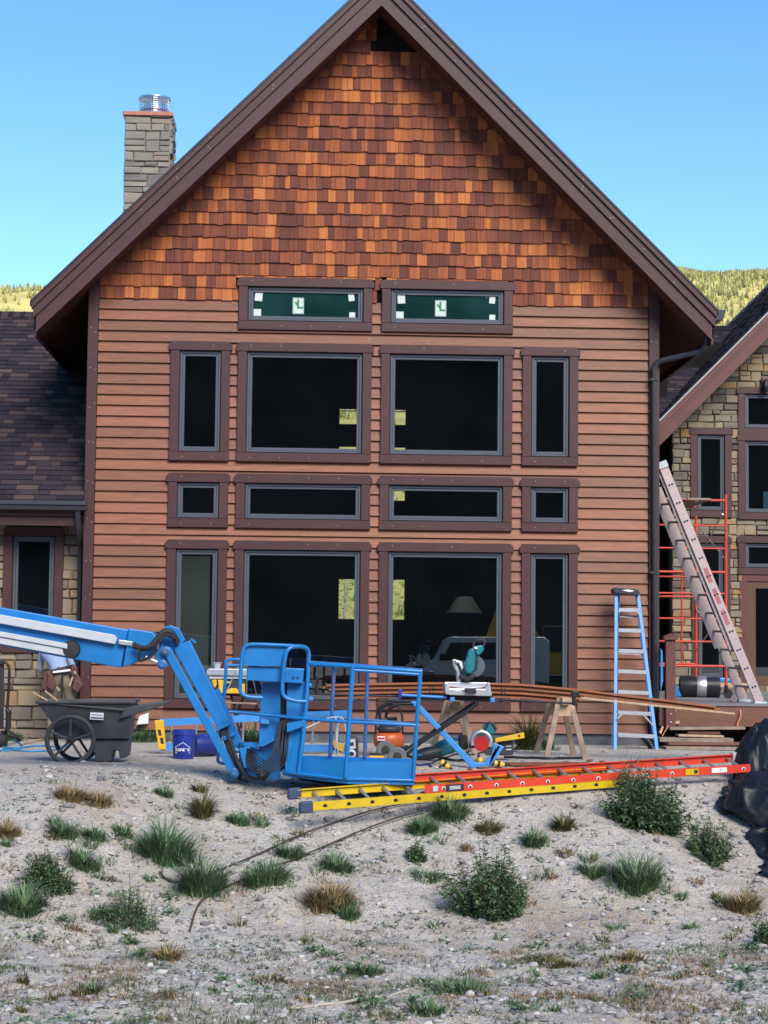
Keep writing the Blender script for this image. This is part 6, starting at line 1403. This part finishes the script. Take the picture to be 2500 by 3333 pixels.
for _ in range(5500):
    y = rp.uniform(12.6, 21.5); x = rp.uniform(-.21, .29)*y
    if mn.noise((x*1.3+5, y*1.3, 2.)) < .05: continue
    q = Vector((x, y, gz(x, y)))
    for _k in range(5):
        az = rp.uniform(0, 6.28); l_ = rp.uniform(.012, .04); d = Vector((math.cos(az), math.sin(az), rp.uniform(.1, .7))); s_ = Vector((-d.y, d.x, 0))*l_*.35; c = q+Vector((rp.uniform(-.03, .03), rp.uniform(-.03, .03), .004))
        sg.add([c, c+d*l_*.5+s_, c+d*l_, c+d*l_*.5-s_], [(0, 1, 2, 3)], rp.random())
tag(sg.build('ground_cover', MT['grassdark']), 'tiny dark ground-cover leaves sprinkled over the bank', 'ground cover', kind='stuff')
# pebbles and stones
ico_v = []; ph = (1+5**.5)/2
for a, b_ in ((1, ph), (1, -ph), (-1, ph), (-1, -ph)): ico_v += [(0, a, b_), (a, b_, 0), (b_, 0, a)]
ico_v = [Vector(v).normalized() for v in ico_v]
import itertools
ed = min((ico_v[0]-v).length for v in ico_v[1:])*1.05
ico_f = []
for i, j_, k in itertools.combinations(range(12), 3):
    if (ico_v[i]-ico_v[j_]).length < ed and (ico_v[j_]-ico_v[k]).length < ed and (ico_v[i]-ico_v[k]).length < ed:
        n_ = (ico_v[j_]-ico_v[i]).cross(ico_v[k]-ico_v[i]); ico_f.append((i, j_, k) if n_.dot(ico_v[i]) > 0 else (i, k, j_))
def rock(b, c, r_, flat, tint):
    M = Matrix.Rotation(rp.uniform(0, 6.28), 3, 'Z') @ Matrix.Diagonal((rp.uniform(.8, 1.4), rp.uniform(.7, 1.1), flat))
    b.add([c+M @ (v*r_*rp.uniform(.8, 1.2)) for v in ico_v], ico_f, tint)
MT['pebble'] = ramp_mat('river_pebble', [(0, (.15, .14, .15)), (.4, (.27, .25, .24)), (.8, (.37, .35, .33)), (1, (.5, .48, .45))], rough=.85, streak=(15, 15, 15), samt=.12, bump=.3)
pb = B()
for _ in range(15000):
    y = 12.6+9.6*rp.random()**1.05; x = rp.uniform(-.215, .295)*y
    if y > crest(x)+.3 and rp.random() < .7: continue
    r_ = .006+.04*rp.random()**6; c = Vector((x, y, gz(x, y)+r_*.2)); rock(pb, c, r_, rp.uniform(.5, .8), rp.random())
for _ in range(450):
    y = rp.uniform(21, 28.2); x = rp.uniform(-.2, .22)*y; r_ = .008+.03*rp.random()**4; rock(pb, Vector((x, y, gz(x, y)+r_*.2)), r_, .6, rp.random())
tag(pb.build('gravel', MT['pebble'], smooth=60), 'pale gravel and pebbles strewn over the bank', 'gravel', kind='stuff')
for (x, y, wpx, hpx, tn, lab) in ((110, 2695, 70, 40, .75, 'flat pale slab of stone on the bank beside the dry tuft'), (35, 2750, 38, 22, .1, 'dull purple-grey stone below the flat pale slab'), (455, 3055, 26, 14, .85, 'smooth pale oval pebble above its larger neighbour on the gravel'),
        (225+5, 3090, 48, 26, .8, 'large pale rounded stone on the lower gravel'), (460, 2895, 40, 20, .6, 'grey stone beside the pointed grass tuft'), (985, 2862, 22, 18, .5, 'small grey stone between the steel rods'), (1005, 2965, 22, 20, .95, 'round whitish stone beside the large brown tuft'),
        (1812, 2800, 26, 22, .9, 'white oval stone alone on the bare bank'), (1640, 2640, 22, 16, .8, 'pale stone just under the yellow ladder rail'), (720, 2545, 30, 14, .7, 'pale flat stone on the sand near the jib foot'), (460, 2515, 44, 16, .75, 'long pale stone on the flat sand in front of the cart'),
        (300, 2560, 20, 10, .5, 'small stone on the sandy crest before the cart'), (1380, 2925, 30, 26, .3, 'bluish grey stone beside the dense leafy weed'), (2235, 2640, 26, 20, .6, 'pale stone between the ladder weed and the black sheet'), (1265, 2735, 40, 24, .45, 'grey stone near the dark leafy tuft')):
    p = gnd(x, y); s = p.y/F; b = B(); M = Matrix.Diagonal((wpx*s*.5, wpx*s*.4, hpx*s*.75))
    vs_ = [p+M @ (v*rp.uniform(.88, 1.1)) for v in ico_v]; b.add(vs_, ico_f, tn); o = b.build('stone', MT['pebble'], smooth=60)
    o.name = 'field_stone'; sbm = o.modifiers.new('sub', 'SUBSURF'); sbm.levels = 1; sbm.render_levels = 1; tag(o, lab, 'stone')
# sticks
for pts, lab, r_ in (([(940, 3285), (1080, 3270), (1240, 3250)], 'long pale dry stick on the lower ground', .012), ([(1455, 3240), (1470, 3290), (1480, 3320)], 'short pale forked stick in the grass patch', .011), ([(870, 2990), (905, 2955)], 'pale bone-like stick below the lower rod', .02), ([(1340, 3330), (1360, 3290), (1385, 3270)], 'thin pale twig bending through the bottom grass', .008), ([(1260, 3250), (1330, 3225), (1400, 3200)], 'thin straw stem lying beyond the long stick', .006)):
    P_ = soft([gnd(x, y)+Vector((0, 0, r_)) for x, y in pts], 1)
    for p in P_: p.z = gz(p.x, p.y)+r_
    o = B().tube(P_, r_, 6).build('dry_stick', mat('bleached_stick', (.42, .36, .29), .8, var=.2), smooth=60); tag(o, lab, 'stick')
# sunlit trees beyond the house, seen through its rear windows
MT['aspen'] = leaf_mat('sunlit_aspen_leaves', (.3, .36, .03), (.6, .6, .06))
for n, (x, y, hgt, lab) in enumerate(((3.6, 205, 15, 'yellow-green aspen seen through the rear window beside the bright trunk'), (8.5, 212, 17, 'yellow-green aspen seen through the rear window, further from the lamp'), (13.5, 208, 14, 'small yellow-green aspen behind the house'))):
    t = thing('aspen_tree', (x, y, 0), lab, 'tree', 'aspens behind the house'); B().tube([(x, y, -.2), (x+.2, y, hgt*.5), (x, y, hgt*.95)], [.22, .15, .04], 8).build('trunk', mat('aspen_bark', (.5, .48, .42), .8), t)
    lf = B()
    for _ in range(1600):
        u = rp.random(); a = rp.uniform(0, 6.28); rr2 = math.sqrt(rp.random())*(2.9*(1-abs(u-.4)*1.1)); c = Vector((x+rr2*math.cos(a), y+rr2*math.sin(a), 1.2+u*(hgt-1))); l_ = rp.uniform(.18, .4)
        d = Vector((rp.uniform(-1, 1), rp.uniform(-1, 1), rp.uniform(-.6, .6))).normalized(); s_ = d.cross(Vector((0, 0, 1))).normalized()*l_*.5; lf.add([c, c+d*l_*.5+s_, c+d*l_, c+d*l_*.5-s_], [(0, 1, 2, 3)], rp.random())
    lf.build('crown', MT['aspen'], t)

# ------------------------------------------------------------------ vehicles standing behind the camera, mirrored in the ground-floor glass
VY = -12.
vg = gz(6, VY)
van = thing('parked_van', (5.9, VY, vg), 'white van parked behind the viewpoint, mirrored in the ground-floor window', 'van')
vp = [(3.6, .45), (3.6, 1.15), (3.75, 1.25), (4.6, 1.32), (5.0, 2.1), (5.2, 2.22), (8.6, 2.25), (8.8, 2.1), (8.8, .45)]
MT['vanwhite'] = mat('van_white_paint', (.7, .72, .74), .3, var=.05, coat=.4)
B().xz([(x, z+vg) for x, z in vp], VY-1.9, VY).build('body', MT['vanwhite'], van, bevel=.06)
B().xz([(x, z+vg) for x, z in ((4.85, 1.35), (5.15, 2.0), (5.95, 2.02), (5.95, 1.35))], VY-.01, VY+.012).build('side_window', MT['framedark'], van)
B().xz([(x, z+vg) for x, z in ((6.05, 1.4), (6.05, 2.02), (7.2, 2.03), (7.2, 1.4))], VY-.01, VY+.012).build('side_window', MT['framedark'], van)
for x in (4.4, 7.9): B().lathe([(.15, -.1), (.33, -.1), (.35, 0), (.33, .1), (.15, .1)], 20, (x, VY-.02, vg+.35), (0, 1, 0)).build('wheel', MT['rubber'], van, smooth=40)
B().box(4.75, 4.95, VY, VY+.2, vg+1.35, vg+1.6).build('wing_mirror', MT['rubber'], van, bevel=.02)
exg = gz(9, VY-3)
ex = thing('excavator', (9.5, VY-3, exg), 'yellow excavator parked behind the viewpoint, mirrored in the ground-floor window', 'excavator')
B().box(8.6, 11.2, VY-4.4, VY-3.9, exg, exg+.7).build('track', MT['rubber'], ex, bevel=.2)
B().box(8.6, 11.2, VY-2.6, VY-2.1, exg, exg+.7).build('track', MT['rubber'], ex, bevel=.2)
B().box(8.9, 11.4, VY-4.3, VY-2.2, exg+.75, exg+1.6).build('house_body', MT['yellow'], ex, bevel=.08)
B().box(8.9, 10., VY-3.2, VY-2.25, exg+1.6, exg+2.6).build('cab', MT['framedark'], ex, bevel=.08)
B().xz([(8.9, exg+1.3), (9.2, exg+1.5), (8.0, exg+3.9), (7.5, exg+4.0)], VY-3.9, VY-3.5).build('boom', MT['yellow'], ex, bevel=.04)
B().xz([(7.9, exg+4.1), (7.5, exg+4.1), (6.6, exg+1.6), (6.9, exg+1.5)], VY-3.85, VY-3.55).build('dipper', MT['yellow'], ex, bevel=.04)
B().xz([(6.4, exg+1.6), (7.0, exg+1.6), (7.1, exg+1.0), (6.5, exg+.7), (6.1, exg+1.1)], VY-4.0, VY-3.4).build('bucket', MT['rubber'], ex, bevel=.04)
